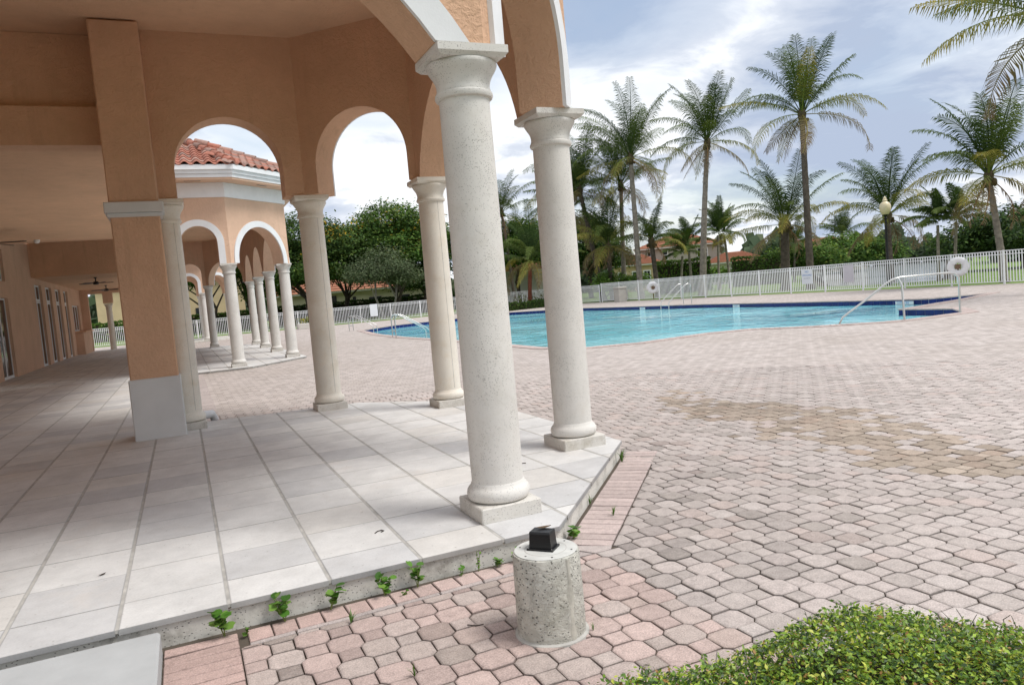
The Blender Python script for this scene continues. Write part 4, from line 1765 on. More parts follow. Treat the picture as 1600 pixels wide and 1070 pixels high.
# ================================================================== FENCES
def fence(label, path, h, zb, name='pool_fence', pick=0.125, postgap=2.44):
    r = empty(name, (*path[0], zb))
    tag(r, label, 'fence', 'white aluminium fences round the pool deck')
    mp = MB()
    mp.box(-0.016, 0.016, -0.016, 0.016, 0.09, h - 0.02)
    me_p = mp.mesh('picket', M['fence'])
    mq = MB()
    mq.box(-0.032, 0.032, -0.032, 0.032, 0.0, h + 0.02)
    me_q = mq.mesh('post', M['fence'])
    npick = 0
    rest = MB()
    for i in range(len(path) - 1):
        A, B = Vector(path[i]), Vector(path[i + 1])
        u = (B - A).normalized()
        n = Vector((-u.y, u.x))
        L = (B - A).length
        ang = math.atan2(u.y, u.x)
        k = max(1, round(L / postgap))
        for j in range(k + (1 if i == len(path) - 2 else 0)):
            q = A + u * (L * j / k)
            o = D.objects.new('post', me_q)
            COL.objects.link(o)
            o.parent = r
            o.location = Vector((q.x, q.y, zb)) - Vector(WL[r.name])
            o.rotation_euler.z = ang
        for zz, hh in ((h - 0.015, 0.02), (h - 0.17, 0.017), (0.11, 0.017)):
            m = MB()
            c = (A + B) / 2
            m.obox((c.x, c.y, zb + zz), (u.x, u.y, 0), (n.x, n.y, 0), (0, 0, 1), L / 2, 0.018, hh)
            m.build('rail', M['fence'], r)
        cnt = int(L / pick)
        for j in range(cnt):
            q = A + u * (L * (j + 0.5) / cnt)
            if npick < 300:
                o = D.objects.new('picket', me_p)
                COL.objects.link(o)
                o.parent = r
                o.location = Vector((q.x, q.y, zb)) - Vector(WL[r.name])
                o.rotation_euler.z = ang
            else:
                rest.obox((q.x, q.y, zb + (0.09 + h - 0.02) / 2), (u.x, u.y, 0), (n.x, n.y, 0), (0, 0, 1), 0.016, 0.016, (h - 0.11) / 2)
            npick += 1
    if rest.v:
        o = rest.build('pickets', M['fence'], r)
        o['kind'] = 'stuff'
    return r


FX = lambda y: 33.9 - 0.085 * (y - 20.9)
fence('white picket fence running along the lake side of the pool, behind the sloping handrail', [(FX(14.5), 14.5), (FX(52.2), 52.2)], 1.50, 0.0)
fence('white picket fence across the back, seen between the left columns before the shady trees', [(20.8, 59.9), (-13.8, 63.2)], 1.37, 0.0)
fence('white picket fence in the back corner, behind the red trunked palm', [(31.1, 52.3), (29.5, 58.8), (20.85, 59.95)], 1.40, 0.0)


def life_ring(c, facing, R, label):
    f = Vector((facing[0], facing[1], 0)).normalized()
    s = Vector((-f.y, f.x, 0))
    c = Vector(c)
    r = empty('life_ring', c)
    tag(r, label, 'life ring', 'life rings hung on the pool fence')
    m = MB()
    vs, fs = [], []
    n, k = 28, 12
    rr, rt = R * 0.68, R * 0.32
    for i in range(n):
        a = 2 * math.pi * i / n
        d = s * math.cos(a) + Vector((0, 0, 1)) * math.sin(a)
        for j in range(k):
            b = 2 * math.pi * j / k
            vs.append(c + d * (rr + rt * math.cos(b)) + f * (rt * 0.75 * math.sin(b)))
    for i in range(n):
        for j in range(k):
            i2, j2 = (i + 1) % n, (j + 1) % k
            fs.append((i * k + j, i * k + j2, i2 * k + j2, i2 * k + j))
    m.add(vs, fs)
    m.build('ring', M['ring'], r, smooth=3.14)
    m = MB()
    m.obox(c - f * 0.03, s, f, (0, 0, 1), R * 0.24, 0.02, R * 0.24)
    m.tube([c - f * 0.05 + Vector((0, 0, -c.z)), c - f * 0.05 + Vector((0, 0, 0.1))], 0.03, 8)
    m.build('bracket', M['ringmid'], r)
    for a in (0.8, 2.35, 3.9, 5.5):
        d = s * math.cos(a) + Vector((0, 0, 1)) * math.sin(a)
        m = MB()
        t = -s * math.sin(a) + Vector((0, 0, 1)) * math.cos(a)
        m.obox(c + d * rr + f * 0.0, d, t, f, rt * 1.03, 0.03, rt * 0.78)
        m.build('strap', M['ring'], r)


life_ring((FX(23.45) - 0.22, 23.45, 0.92), (-0.82, -0.57), 0.46, 'white life ring on the fence at the right, above the level handrail')
life_ring((FX(45.5) - 0.22, 45.5, 0.90), (-0.57, -0.82), 0.44, 'white life ring on the fence in the distance, left of the far grab rails')


def sign(c, facing, w, h, mat, lines, label, board='sign'):
    f = Vector((facing[0], facing[1], 0)).normalized()
    s = Vector((-f.y, f.x, 0))
    c = Vector(c)
    m = MB()
    m.obox(c, s, f, (0, 0, 1), w / 2, 0.006, h / 2)
    o = m.build('sign', mat, origin=c)
    tag(o, label, 'sign', 'notice boards wired to the fence')
    for txt, zz, size, mt in lines:
        text_mesh(txt, size, mt, 'lettering', o, c + f * 0.009 + Vector((0, 0, zz)), s, (0, 0, 1))
    return o


sy = 32.1
sign((FX(sy) - 0.08, sy, 0.93), (-1, 0), 0.80, 0.85, M['signw'],
     [('NO', 0.27, 0.17, M['signblue']), ('LIFEGUARD', 0.08, 0.135, M['signblue']), ('ON DUTY', -0.10, 0.11, M['signgrey'])],
     'white notice with blue lettering on the fence left of the lamp post')
sy = 29.4
sign((FX(sy) - 0.08, sy, 0.95), (-1, 0), 0.66, 0.95, M['signg'],
     [], 'faded pinkish grey notice on the fence nearest the lamp post')
sign((14.45, 60.4, 0.92), (0, -1), 0.62, 1.0, M['signw'], [], 'blank white notice on the back fence between the two middle columns')

# ================================================================== LAMP, BIN, PLANTER
lp = empty('street_lamp', (39.56, 32.19, -0.06))
tag(lp, 'black lamp post with an ivory globe beyond the fence', 'lamp post')
m = MB()
m.lathe([(0.16, -0.06), (0.16, 0.08), (0.13, 0.12), (0.11, 0.5), (0.085, 0.58), (0.07, 0.62), (0.06, 3.0), (0.055, 3.9), (0.09, 3.95), (0.10, 4.02), (0.06, 4.08), (0.13, 4.16), (0.17, 4.22)], 14, 39.56, 32.19)
m.build('pole', M['black'], lp, smooth=0.6)
m = MB()
m.lathe([(0.12, 4.20), (0.18, 4.24), (0.27, 4.38), (0.32, 4.56), (0.325, 4.70), (0.29, 4.85), (0.21, 4.95), (0.13, 5.0), (0.11, 5.05)], 22, 39.56, 32.19)
m.build('globe', M['globe'], lp, smooth=0.9)
m = MB()
m.lathe([(0.14, 5.052), (0.15, 5.09), (0.09, 5.15), (0.10, 5.20), (0.06, 5.27), (0.01, 5.33)], 14, 39.56, 32.19)
m.build('finial', M['globe'], lp, smooth=0.8)

tb = empty('trash_bin', (30.72, 48.6, 0))
tag(tb, 'square beige trash bin standing before the far fence', 'trash bin')
m = MB()
m.bbox(30.36, 31.08, 48.24, 48.96, 0.0, 1.0, 0.03)
m.build('body', M['binm'], tb)
m = MB()
m.bbox(30.32, 31.12, 48.20, 49.0, 1.003, 1.16, 0.05)
m.build('lid', M['binm'], tb)
pl = empty('planter', (8.7, 58.6, 0))
tag(pl, 'low pale stone planter with yellow flowering plant before the back fence', 'planter')
m = MB()
m.bbox(8.0, 9.4, 58.2, 59.0, 0, 0.42, 0.03)
m.build('trough', M['plinth'], pl)


# ================================================================== PLANTS
def leaf_cloud(centers, normals, sizes, cols, aspect=0.5, jit=0.9, fold=0.0):
    """diamond shaped leaves as a numpy quad mesh"""
    n = len(centers)
    d = rng.normal(size=(n, 3))
    d /= np.linalg.norm(d, axis=1)[:, None]
    nr = normals + d * jit
    nr /= np.linalg.norm(nr, axis=1)[:, None]
    t = rng.normal(size=(n, 3))
    t -= nr * (t * nr).sum(1)[:, None]
    t /= np.linalg.norm(t, axis=1)[:, None]
    b = np.cross(nr, t)
    s = sizes[:, None]
    v = np.empty((n, 4, 3))
    v[:, 0] = centers - t * s
    v[:, 1] = centers - b * s * aspect + nr * s * fold
    v[:, 2] = centers + t * s
    v[:, 3] = centers + b * s * aspect + nr * s * fold
    f = np.arange(n * 4).reshape(n, 4)
    return v.reshape(-1, 3), f, np.repeat(cols, 4, 0)


def pick_cols(n, palette, weights, var=0.18):
    w = np.array(weights, float)
    w /= w.sum()
    idx = rng.choice(len(palette), n, p=w)
    c = np.array(palette)[idx]
    return np.clip(c * rng.uniform(1 - var, 1 + var, (n, 1)), 0, 1)


PAL_DARK = [(0.028, 0.058, 0.016), (0.045, 0.090, 0.022), (0.075, 0.130, 0.030), (0.12, 0.17, 0.04)]
PAL_MID = [(0.045, 0.100, 0.022), (0.078, 0.150, 0.032), (0.125, 0.205, 0.042), (0.19, 0.245, 0.06)]
PAL_BRIGHT = [(0.10, 0.20, 0.03), (0.15, 0.28, 0.05), (0.20, 0.32, 0.08), (0.08, 0.15, 0.03)]
PAL_SILVER = [(0.075, 0.105, 0.05), (0.11, 0.145, 0.075), (0.15, 0.18, 0.10), (0.05, 0.08, 0.035)]
PAL_FAR = [(0.07, 0.10, 0.055), (0.09, 0.125, 0.07), (0.055, 0.085, 0.045), (0.12, 0.15, 0.08)]


def tree(label, x, y, z0, trunk_h, blobs, nclump, per, lsize, palette, weights=(2, 3, 3, 1), bark='bark', r0=0.22, flowers=0, stems=1, cat='tree',
         clump_r=0.55, group='broadleaf trees beyond the fence'):
    root = empty('broadleaf_tree', (x, y, z0))
    tag(root, label, cat, group)
    cc, nn_ = [], []
    vol = np.array([b[3] * b[3] * b[4] for b in blobs])
    ch = rng.choice(len(blobs), nclump, p=vol / vol.sum())
    for k in ch:
        bx, by, bz, rx, rz = blobs[k]
        d = rng.normal(size=3)
        d /= np.linalg.norm(d)
        if d[2] < -0.35:
            d[2] *= 0.4
        rad = rng.uniform(0.45, 1.0) ** 0.6
        cc.append((x + bx + d[0] * rx * rad, y + by + d[1] * rx * rad, z0 + bz + d[2] * rz * rad))
        nn_.append(d)
    cc, nn_ = np.array(cc), np.array(nn_)
    n = nclump * per
    ci = np.repeat(np.arange(nclump), per)
    off = rng.normal(size=(n, 3)) * clump_r * np.array((1, 1, 0.6))
    centers = cc[ci] + off
    normals = nn_[ci] * 0.4 + np.array((0, 0, 0.9))
    tone = rng.uniform(0.65, 1.3, nclump)[ci]
    cols = pick_cols(n, palette, weights) * tone[:, None]
    if flowers:
        fl = rng.random(nclump) < flowers * 0.6
        sel = fl[ci] & (rng.random(n) < 0.30) & (nn_[ci][:, 2] > -0.1)
        cols[sel] = np.array((0.55, 0.36, 0.04)) * rng.uniform(0.7, 1.2, (sel.sum(), 1))
    sizes = rng.uniform(0.7, 1.3, n) * lsize
    v, f, c = leaf_cloud(centers, normals, sizes, cols, 0.55, 0.8)
    v -= np.array((x, y, z0))
    me = np_mesh('crown', v, f, M['leaf'], c)
    link('crown', me, (x, y, z0), root)
    # trunk and limbs
    for s_ in range(stems):
        m = MB()
        ang = rng.uniform(0, 6.28)
        sp = 0.25 if stems > 1 else 0
        base = Vector((x + sp * math.cos(ang), y + sp * math.sin(ang), z0 - 0.1))
        fork = Vector((x + rng.uniform(-0.5, 0.5) + sp * 3 * math.cos(ang), y + rng.uniform(-0.5, 0.5) + sp * 3 * math.sin(ang), z0 + trunk_h))
        rr = r0 / math.sqrt(stems)
        mid = base.lerp(fork, 0.5) + Vector((rng.uniform(-0.15, 0.15), rng.uniform(-0.15, 0.15), 0))
        m.tube([base, mid, fork], [rr * 1.25, rr, rr * 0.8], 9)
        idx = rng.choice(nclump, min(nclump, max(4, 9 // stems)), replace=False)
        for q in idx:
            e = Vector(cc[q])
            e = fork.lerp(e, 0.92)
            md = fork.lerp(e, 0.5) + Vector((rng.uniform(-0.4, 0.4), rng.uniform(-0.4, 0.4), 0.35))
            m.tube([fork - Vector((0, 0, 0.1)), fork.lerp(md, 0.5), md, md.lerp(e, 0.55) + Vector((0, 0, 0.1)), e], [rr * 0.62, rr * 0.5, rr * 0.36, rr * 0.22, rr * 0.07], 6)
            for _ in range(2):
                e2 = md + Vector((rng.uniform(-1, 1), rng.uniform(-1, 1), rng.uniform(0.2, 0.9))) * 1.1
                m.tube([md, md.lerp(e2, 0.5) + Vector((0, 0, 0.1)), e2], [rr * 0.25, rr * 0.16, rr * 0.05], 5)
        m.build('trunk', M[bark], root, smooth=1.2)
    return root


Z = -0.06
tree('spreading poinciana with yellow flowers, seen left of the second column', 11.5, 73.0, Z, 2.6,
     [(0, 0, 8.0, 4.0, 2.6), (-4.0, 1, 6.6, 3.4, 2.4), (3.2, 0, 7.0, 3.4, 2.3), (-1, -1, 5.0, 4.2, 1.8)], 453, 74, 0.147, PAL_DARK, (2, 3, 3, 1.3), 'bark', 0.26, 0.15, 3)
tree('tallest broad tree with orange and yellow blossom, between the two middle columns', 20.4, 75.5, Z, 2.4,
     [(0, 0, 9.2, 3.6, 2.4), (3.0, 0, 8.4, 3.2, 2.6), (-3.4, 0, 7.6, 3.2, 2.2), (0.5, -1, 6.4, 4.4, 2.0)], 467, 74, 0.147, PAL_MID, (3, 3, 2, 0.7), 'bark', 0.28, 0.20, 2)
tree('rounded tree filling the gap behind the two blossoming ones', 15.6, 80.0, Z, 2.4,
     [(0, 0, 7.4, 3.6, 2.4), (2.5, 0, 5.0, 3.0, 1.8), (-2.5, 0, 5.2, 3.0, 1.8)], 330, 72, 0.147, PAL_MID, (3, 3, 2, 1), 'bark', 0.24, 0.08, 2)
tree('low silvery green tree with pale branching trunk, behind the sign on the back fence', 17.3, 67.2, Z, 1.9,
     [(0, 0, 4.6, 2.6, 1.7), (1.5, 0, 3.9, 2.2, 1.3), (-1.6, 0, 4.1, 2.2, 1.4)], 178, 64, 0.105, PAL_SILVER, (2, 3, 2, 1), 'bark_pale', 0.15, 0, 2, clump_r=0.5)
tree('dark tree close to the third column, its trunk in deep shade', 24.3, 78.0, Z, 2.0,
     [(0, 0, 5.2, 3.4, 3.0), (2.0, 0, 7.0, 2.8, 2.6), (-1.5, 0, 3.4, 2.2, 1.3)], 315, 68, 0.154, PAL_DARK, (4, 3, 1.5, 0.4), 'bark', 0.3, 0, 1)
tree('dark leafy tree between the two thick front columns', 36.8, 80.0, Z, 2.6,
     [(0, 0, 7.4, 3.4, 2.4), (2.2, -1, 5.8, 3.0, 2.2), (-2.4, 0, 5.4, 2.6, 2.0), (1, 0, 8.6, 2.0, 1.4)], 357, 74, 0.154, PAL_MID, (4, 3, 2, 0.6), 'bark', 0.24, 0, 2)
tree('tree with dark curving limbs seen through the first arch of the far pavilion', 2.5, 77.0, Z, 2.4,
     [(0, 0, 6.2, 3.4, 1.9), (-3, 0, 5.4, 2.6, 1.6), (2.6, 0, 6.6, 2.6, 2.0)], 275, 68, 0.140, PAL_MID, (3, 3, 1.5, 0.5), 'bark', 0.22, 0, 2)
tree('green tree standing behind the slim columns of the far pavilion', 6.6, 80.0, Z, 2.4,
     [(0, 0, 6.6, 3.0, 2.6), (1.5, 0, 4.0, 2.4, 1.5)], 233, 68, 0.147, PAL_MID, (2, 3, 2, 1), 'bark', 0.2, 0, 1)
tree('dense tree behind the leaning group of palms', 41.5, 71.5, Z, 2.6,
     [(0, 0, 5.6, 3.6, 2.6), (3.0, 0, 4.2, 2.6, 1.9), (-2.8, 0, 4.6, 2.6, 2.2), (0, 0, 7.8, 2.2, 1.6)], 330, 74, 0.147, PAL_DARK, (3, 3, 2, 0.8), 'bark', 0.24, 0, 1)
tree('big dark bush at the right edge beyond the fence', 60.5, 36.8, Z, 0.9,
     [(0, 0, 2.6, 4.6, 2.3), (4.0, -4, 2.8, 4.0, 2.2), (-1.8, 3.4, 2.0, 2.8, 1.6), (6.0, -8, 3.0, 4.0, 2.5)], 453, 77, 0.147, PAL_DARK, (4, 3, 1.6, 0.4), 'bark', 0.25, 0, 2, 'bush')
tree('rounded bush left of the lamp post, beyond the lawn', 68.0, 61.0, Z, 0.9,
     [(0, 0, 2.6, 3.4, 2.0), (2.4, -2.2, 2.2, 2.6, 1.6), (-2.2, 2.2, 1.9, 2.6, 1.5)], 233, 68, 0.175, PAL_MID, (3, 3, 1.6, 0.6), 'bark', 0.2, 0, 2, 'bush')
tree('bush under the short yellowing palm, next to the tall trunk', 60.5, 57.6, Z, 0.8,
     [(0, 0, 2.2, 2.4, 1.5), (-2.4, 2.2, 2.0, 2.2, 1.4)], 150, 68, 0.154, PAL_MID, (2, 3, 2, 0.8), 'bark', 0.18, 0, 2, 'bush')
tree('bright green shrub at the fence corner, below the leaning palms', 33.6, 54.6, Z, 0.5,
     [(0, 0, 1.5, 1.3, 0.9), (1.6, -1.4, 1.4, 1.1, 0.8)], 95, 55, 0.105, PAL_BRIGHT, (2, 3, 2, 1), 'bark', 0.1, 0, 2, 'shrub', 0.3)
tree('shrub with grassy pale leaves, right of the clipped hedge', 51.0, 61.5, Z, 0.4,
     [(0, 0, 1.2, 1.2, 0.9)], 49, 55, 0.112, PAL_BRIGHT, (1, 3, 3, 1), 'bark', 0.08, 0, 1, 'shrub', 0.3)


def hedge(label, a, b, w, h, z0, palette, weights, n, ls, name='hedge', group='clipped hedges beyond the fence'):
    A, B = Vector(a), Vector(b)
    u = (B - A).normalized()
    nrm = Vector((-u.y, u.x))
    L = (B - A).length
    root = empty(name, ((A.x + B.x) / 2, (A.y + B.y) / 2, z0))
    tag(root, label, 'hedge', group)
    m = MB()
    c = (A + B) / 2
    m.obox((c.x, c.y, z0 + h * 0.45), (u.x, u.y, 0), (nrm.x, nrm.y, 0), (0, 0, 1), L / 2 - 0.1, w / 2 - 0.12, h * 0.45)
    m.build('twig_core', M['soil'], root)
    s = rng.uniform(0, L, n)
    face = rng.random(n)
    t = np.where(face < 0.4, rng.uniform(-w / 2, w / 2, n), np.where(face < 0.8, -w / 2, w / 2) * np.sign(-nrm.dot(c) + 1e-9) * -1)
    zz = np.where(face < 0.4, h, rng.uniform(0, h, n)) + rng.normal(0, 0.05, n) + 0.06 * np.sin(s * 1.7) * (face < 0.4)
    t = t + rng.normal(0, 0.06, n)
    cen = np.stack([A.x + u.x * s + nrm.x * t, A.y + u.y * s + nrm.y * t, z0 + zz], 1)
    nr = np.where((face < 0.4)[:, None], np.array((0, 0, 1.0)), np.array((-c.x, -c.y, 0)) / c.length)
    v, f, cl = leaf_cloud(cen, nr, rng.uniform(0.7, 1.3, n) * ls, pick_cols(n, palette, weights), 0.6, 0.9)
    v -= np.array(WL[root.name])
    link('foliage', np_mesh('foliage', v, f, M['leaf'], cl), WL[root.name], root)


hedge('square clipped hedge in front of the two storey house', (43.2, 61.4), (47.4, 58.4), 1.6, 3.1, Z, PAL_MID, (2, 3, 2, 0.5), 3000, 0.12)
hedge('square clipped hedge right of the two storey house', (52.0, 60.8), (56.4, 57.3), 1.6, 2.9, Z, PAL_DARK, (1, 3, 3, 0.5), 3000, 0.12)
hedge('long dark hedge before the tiled house, behind the back fence', (9.0, 82.5), (28.5, 79.0), 1.2, 1.9, Z, PAL_DARK, (4, 3, 1, 0.2), 5200, 0.13)
hedge('dark hedge at the left end of the back fence', (-10, 82), (7.5, 82.5), 1.2, 1.8, Z, PAL_MID, (3, 3, 2, 0.4), 4200, 0.13)
hedge('low clipped planting bed along the far pool edge, around the red trunked palm', (22.3, 53.3), (29.0, 55.2), 1.2, 0.55, 0.0, PAL_DARK, (3, 3, 1.5, 0.6), 2600, 0.07)
# small plant in the planter
n = 260
cen = np.array((8.7, 58.6, 0.62)) + rng.normal(size=(n, 3)) * np.array((0.35, 0.16, 0.14))
v, f, c = leaf_cloud(cen, np.tile((0, 0, 1.0), (n, 1)), rng.uniform(0.05, 0.09, n), pick_cols(n, [(0.40, 0.36, 0.05), (0.14, 0.18, 0.04), (0.08, 0.12, 0.03)], (3, 2, 2)), 0.5, 0.9)
v -= np.array((8.7, 58.6, 0))
link('foliage', np_mesh('foliage', v, f, M['leaf'], c), (8.7, 58.6, 0), pl)
# flowering plants inside the bed
for k, (sx_, sy_) in enumerate(((26.6, 55.5), (27.6, 55.8), (25.3, 55.2))):
    n = 150
    root = empty('bed_plant', (sx_, sy_, 0))
    tag(root, ['dark leafy plant with pink blossom right of the red trunk', 'dark leafy plant farthest right in the bed by the pool', 'small yellowish plant left of the red trunk'][k], 'plant', 'plants in the pool bed')
    cen = np.array((sx_, sy_, 0.75)) + rng.normal(size=(n, 3)) * np.array((0.26, 0.22, 0.26))
    v, f, c = leaf_cloud(cen, np.tile((0, 0, 1.0), (n, 1)), rng.uniform(0.06, 0.12, n), pick_cols(n, [(0.10, 0.07, 0.03), (0.06, 0.10, 0.03), (0.16, 0.20, 0.05)], (2 - k * 0.7, 2, 1 + k)), 0.35, 0.9)
    v -= np.array((sx_, sy_, 0))
    link('foliage', np_mesh('foliage', v, f, M['leaf'], c), (sx_, sy_, 0), root)


# ---- palms
def palm_frond(base, az, el, L, droop, leaf_len, col_in, col_out, twist=0.0, npair=34, wdt=0.055, hang=0.45, dead=False):
    seg = 12
    pts, tans = [Vector(base)], []
    d = el
    bend = rng.uniform(-0.5, 0.5)
    for k in range(seg):
        t = (k + 0.5) / seg
        e = el - droop * t ** 1.6
        a = az + bend * t
        v = Vector((math.cos(a) * math.cos(e), math.sin(a) * math.cos(e), math.sin(e)))
        v = (v + Vector((-0.30, 0.16, -0.04)) * (t * t)).normalized()
        tans.append(v)
        pts.append(pts[-1] + v * (L / seg))
    tans.append(tans[-1])
    mb_ = MB()
    # rachis
    ring = []
    for k, p in enumerate(pts):
        r = 0.045 * (1 - 0.85 * k / seg) + 0.006
        tv = tans[k]
        side = tv.cross(Vector((0, 0, 1)))
        if side.length < 0.05:
            side = Vector((-math.sin(az), math.cos(az), 0))
        side.normalize()
        upv = side.cross(tv)
        ring.append((p + side * r, p + upv * r, p - side * r))
    vs = [q for r in ring for q in r]
    fs = []
    for k in range(seg):
        for e in range(3):
            f = (e + 1) % 3
            fs.append((3 * k + e, 3 * k + f, 3 * k + 3 + f, 3 * k + 3 + e))
    mb_.add(vs, fs, (col_in[0] * 1.5, col_in[1] * 1.35, col_in[2] * 1.1))
    for j in range(npair):
        t = 0.14 + 0.86 * (j + 0.5) / npair
        x_ = t * seg
        k = min(seg - 1, int(x_))
        p = pts[k].lerp(pts[k + 1], x_ - k)
        tv = tans[k]
        side = tv.cross(Vector((0, 0, 1)))
        if side.length < 0.05:
            side = Vector((-math.sin(az), math.cos(az), 0))
        side.normalize()
        upv = side.cross(tv).normalized()
        ll = leaf_len * (0.50 + 0.70 * math.sin(math.pi * min(1, t * 0.92) ** 0.8)) * (1 - 0.35 * t ** 4)
        for sg in (-1, 1):
            if dead and rng.random() < 0.25:
                continue
            l = ll * rng.uniform(0.85, 1.12)
            fwdk = 0.35 + 0.55 * t
            dv = (side * sg + tv * (fwdk + rng.uniform(-0.12, 0.12)) + upv * (0.30 - 0.28 * hang + twist * sg + rng.uniform(-0.12, 0.12))).normalized()
            m1 = p + dv * (l * 0.5)
            g = Vector((0, 0, -1))
            dv2 = (dv + g * (hang * rng.uniform(0.8, 2.3))).normalized()
            m2 = m1 + dv2 * (l * 0.5)
            wv = tv * (wdt * 0.5)
            mix = min(1, max(0, t + rng.uniform(-0.25, 0.25)))
            cc = [col_in[q] * (1 - mix) + col_out[q] * mix for q in range(3)]
            br = rng.uniform(0.8, 1.2)
            cc = [q * br for q in cc]
            mb_.add([p - wv * 0.6, p + wv * 0.6, m1 + wv, m1 - wv, m2], [(0, 1, 2, 3), (3, 2, 4)], cc)
    return mb_


G_D = (0.024, 0.048, 0.015)
G_M = (0.046, 0.078, 0.018)
G_L = (0.115, 0.155, 0.04)
YEL = (0.32, 0.27, 0.06)
BRN = (0.20, 0.145, 0.09)


def palm(label, bx, by, cx, cy, cz, r0, r1, L, n, trunk='trunk', z0=Z, spec=None, yellow=0.2, leaf_len=1.0, droop=(0.5, 2.1), up=0.35, seed=0, coco=True, hang=0.45,
         npair=48, bend=0.5, wdt=0.053, wind=0.0, group='palms beyond the fence'):
    global rng
    keep = rng
    rng = np.random.default_rng(1000 + seed)
    leaf_len *= rng.uniform(0.82, 1.12)
    hang *= rng.uniform(0.7, 1.6)
    L *= rng.uniform(0.93, 1.06)
    root = empty('palm_tree', (bx, by, z0))
    tag(root, label, 'palm tree', group)
    m = MB()
    pts, rad = [], []
    k = 26
    for i in range(k + 1):
        t = i / k
        s = t + bend * (t * t - t) * 0.6
        px = bx + (cx - bx) * s
        py = by + (cy - by) * s
        pts.append((px, py, z0 - 0.1 + (cz - z0 + 0.1) * t))
        r = r0 + (r1 - r0) * t ** 0.7
        r *= 1 + 0.25 * max(0, 1 - t * 9)
        rad.append(r * (1.0 + (0.05 if i % 2 else -0.03)))
    m.tube(pts, rad, 11)
    m.build('trunk', M[trunk], root, smooth=1.0)
    top = Vector((cx, cy, cz))
    if coco:
        m = MB()
        for _ in range(7):
            a = rng.uniform(0, 6.28)
            c = top + Vector((math.cos(a) * r1 * 1.9, math.sin(a) * r1 * 1.9, -0.12 + rng.uniform(-0.15, 0.1)))
            m.lathe([(0.03, c.z - 0.13), (0.09, c.z - 0.08), (0.11, c.z), (0.08, c.z + 0.09), (0.02, c.z + 0.12)], 8, c.x, c.y, (0.12, 0.09, 0.04))
        m.tube([top + Vector((0, 0, -0.35)), top + Vector((0, 0, 0.25)), top + Vector((0, 0, 0.75))], [r1 * 1.15, r1 * 1.7, r1 * 0.6], 10, (0.10, 0.08, 0.045))
        m.build('crown_base', M['frond'], root, smooth=0.9)
    fr = []
    if spec:
        fr = spec
    else:
        for i in range(n):
            t = (i + 0.5) / n
            if up < 0.5:
                e_ = 84 - 55 * t if t < 0.42 else (58 - 95 * (t - 0.42) if t < 0.8 else 12 - 190 * (t - 0.8))
            else:
                e_ = 80 - 70 * t
            el = math.radians(e_ + rng.uniform(-8, 8))
            az = i * 2.39996 + rng.uniform(-0.35, 0.35) + seed
            fr.append((az, el, t))
    for az, el, t in fr:
        dr = (droop[0] + (droop[1] - droop[0]) * rng.uniform(0.0, 1.0)) * (1.0 if el < 1.05 else 0.55)
        hg = hang * (0.6 + 2.2 * t)
        if t > 1 - yellow and t < 1 - yellow * 0.3:
            a, b = G_L, YEL
        elif t >= 1 - yellow * 0.3:
            a, b = (0.16, 0.15, 0.05), BRN
        elif t < 0.3:
            a, b = G_D, G_M
        else:
            a, b = G_M, G_L
        base = top + Vector((math.cos(az) * r1 * 0.8, math.sin(az) * r1 * 0.8, 0.15 + 0.35 * (1 - t)))
        mb_ = palm_frond(base, az, el, L * rng.uniform(0.84, 1.12) * (0.85 if el < -0.1 else 1.0) * (1.0 if coco else 0.9), dr, leaf_len, a, b, rng.uniform(-0.3, 0.3), npair, wdt, hg)
        mb_.build('frond', M['frond'], root, origin=tuple(base))
    if coco:          # a few dead brown fronds hanging against the trunk
        for q in range(3):
            az = rng.uniform(0, 6.28)
            base = top + Vector((math.cos(az) * r1, math.sin(az) * r1, -0.05))
            mb_ = palm_frond(base, az, rng.uniform(-0.9, -0.3), L * rng.uniform(0.5, 0.7), rng.uniform(0.6, 1.1), leaf_len * 0.7, (0.16, 0.11, 0.06), (0.24, 0.18, 0.11), 0.1, 26, 0.05, 1.2, True)
            mb_.build('dead_frond', M['frond'], root, origin=tuple(base))
    rng = keep
    return root


palm('tallest coconut palm, straight and dark, standing alone right of the other tall ones', 38.80, 37.60, 38.81, 37.55, 11.3, 0.27, 0.17, 5.2, 25, 'trunk_dark', yellow=0.35, seed=3, bend=-0.1)
palm('tall coconut palm with a grey leaning trunk, second from the tallest', 36.63, 46.25, 37.46, 45.58, 11.2, 0.30, 0.16, 5.2, 26, 'trunk', yellow=0.25, seed=9, bend=0.5)
palm('tall coconut palm nearest the thick columns, with one bare frond stalk', 34.53, 51.5, 34.5, 51.52, 11.2, 0.26, 0.17, 5.3, 26, 'trunk', yellow=0.25, seed=14, bend=0.2)
palm('coconut palm half hidden behind the tall one nearest the columns', 35.6, 55.6, 35.9, 55.4, 9.6, 0.24, 0.16, 4.7, 22, 'trunk', yellow=0.25, seed=21)
palm('dark trunked palm leaning left beside the second thick column', 34.0, 56.57, 32.9, 57.3, 9.6, 0.26, 0.17, 5.0, 26, 'trunk_dark', yellow=0.2, seed=28, bend=0.3)
palm('broad palm just right of the second thick column, behind the others', 33.4, 60.0, 33.4, 60.2, 8.2, 0.24, 0.17, 4.9, 25, 'trunk_dark', yellow=0.2, seed=31)
palm('short palm with hanging olive fronds at the fence corner', 33.62, 54.5, 33.6, 54.5, 4.4, 0.22, 0.18, 4.3, 20, 'trunk_dark', yellow=0.5, seed=35, up=0.2)
palm('short dark trunked palm before the two storey house', 36.24, 51.54, 36.05, 51.66, 4.4, 0.22, 0.18, 3.1, 15, 'trunk_dark', yellow=0.1, seed=41, up=0.6, leaf_len=0.6)
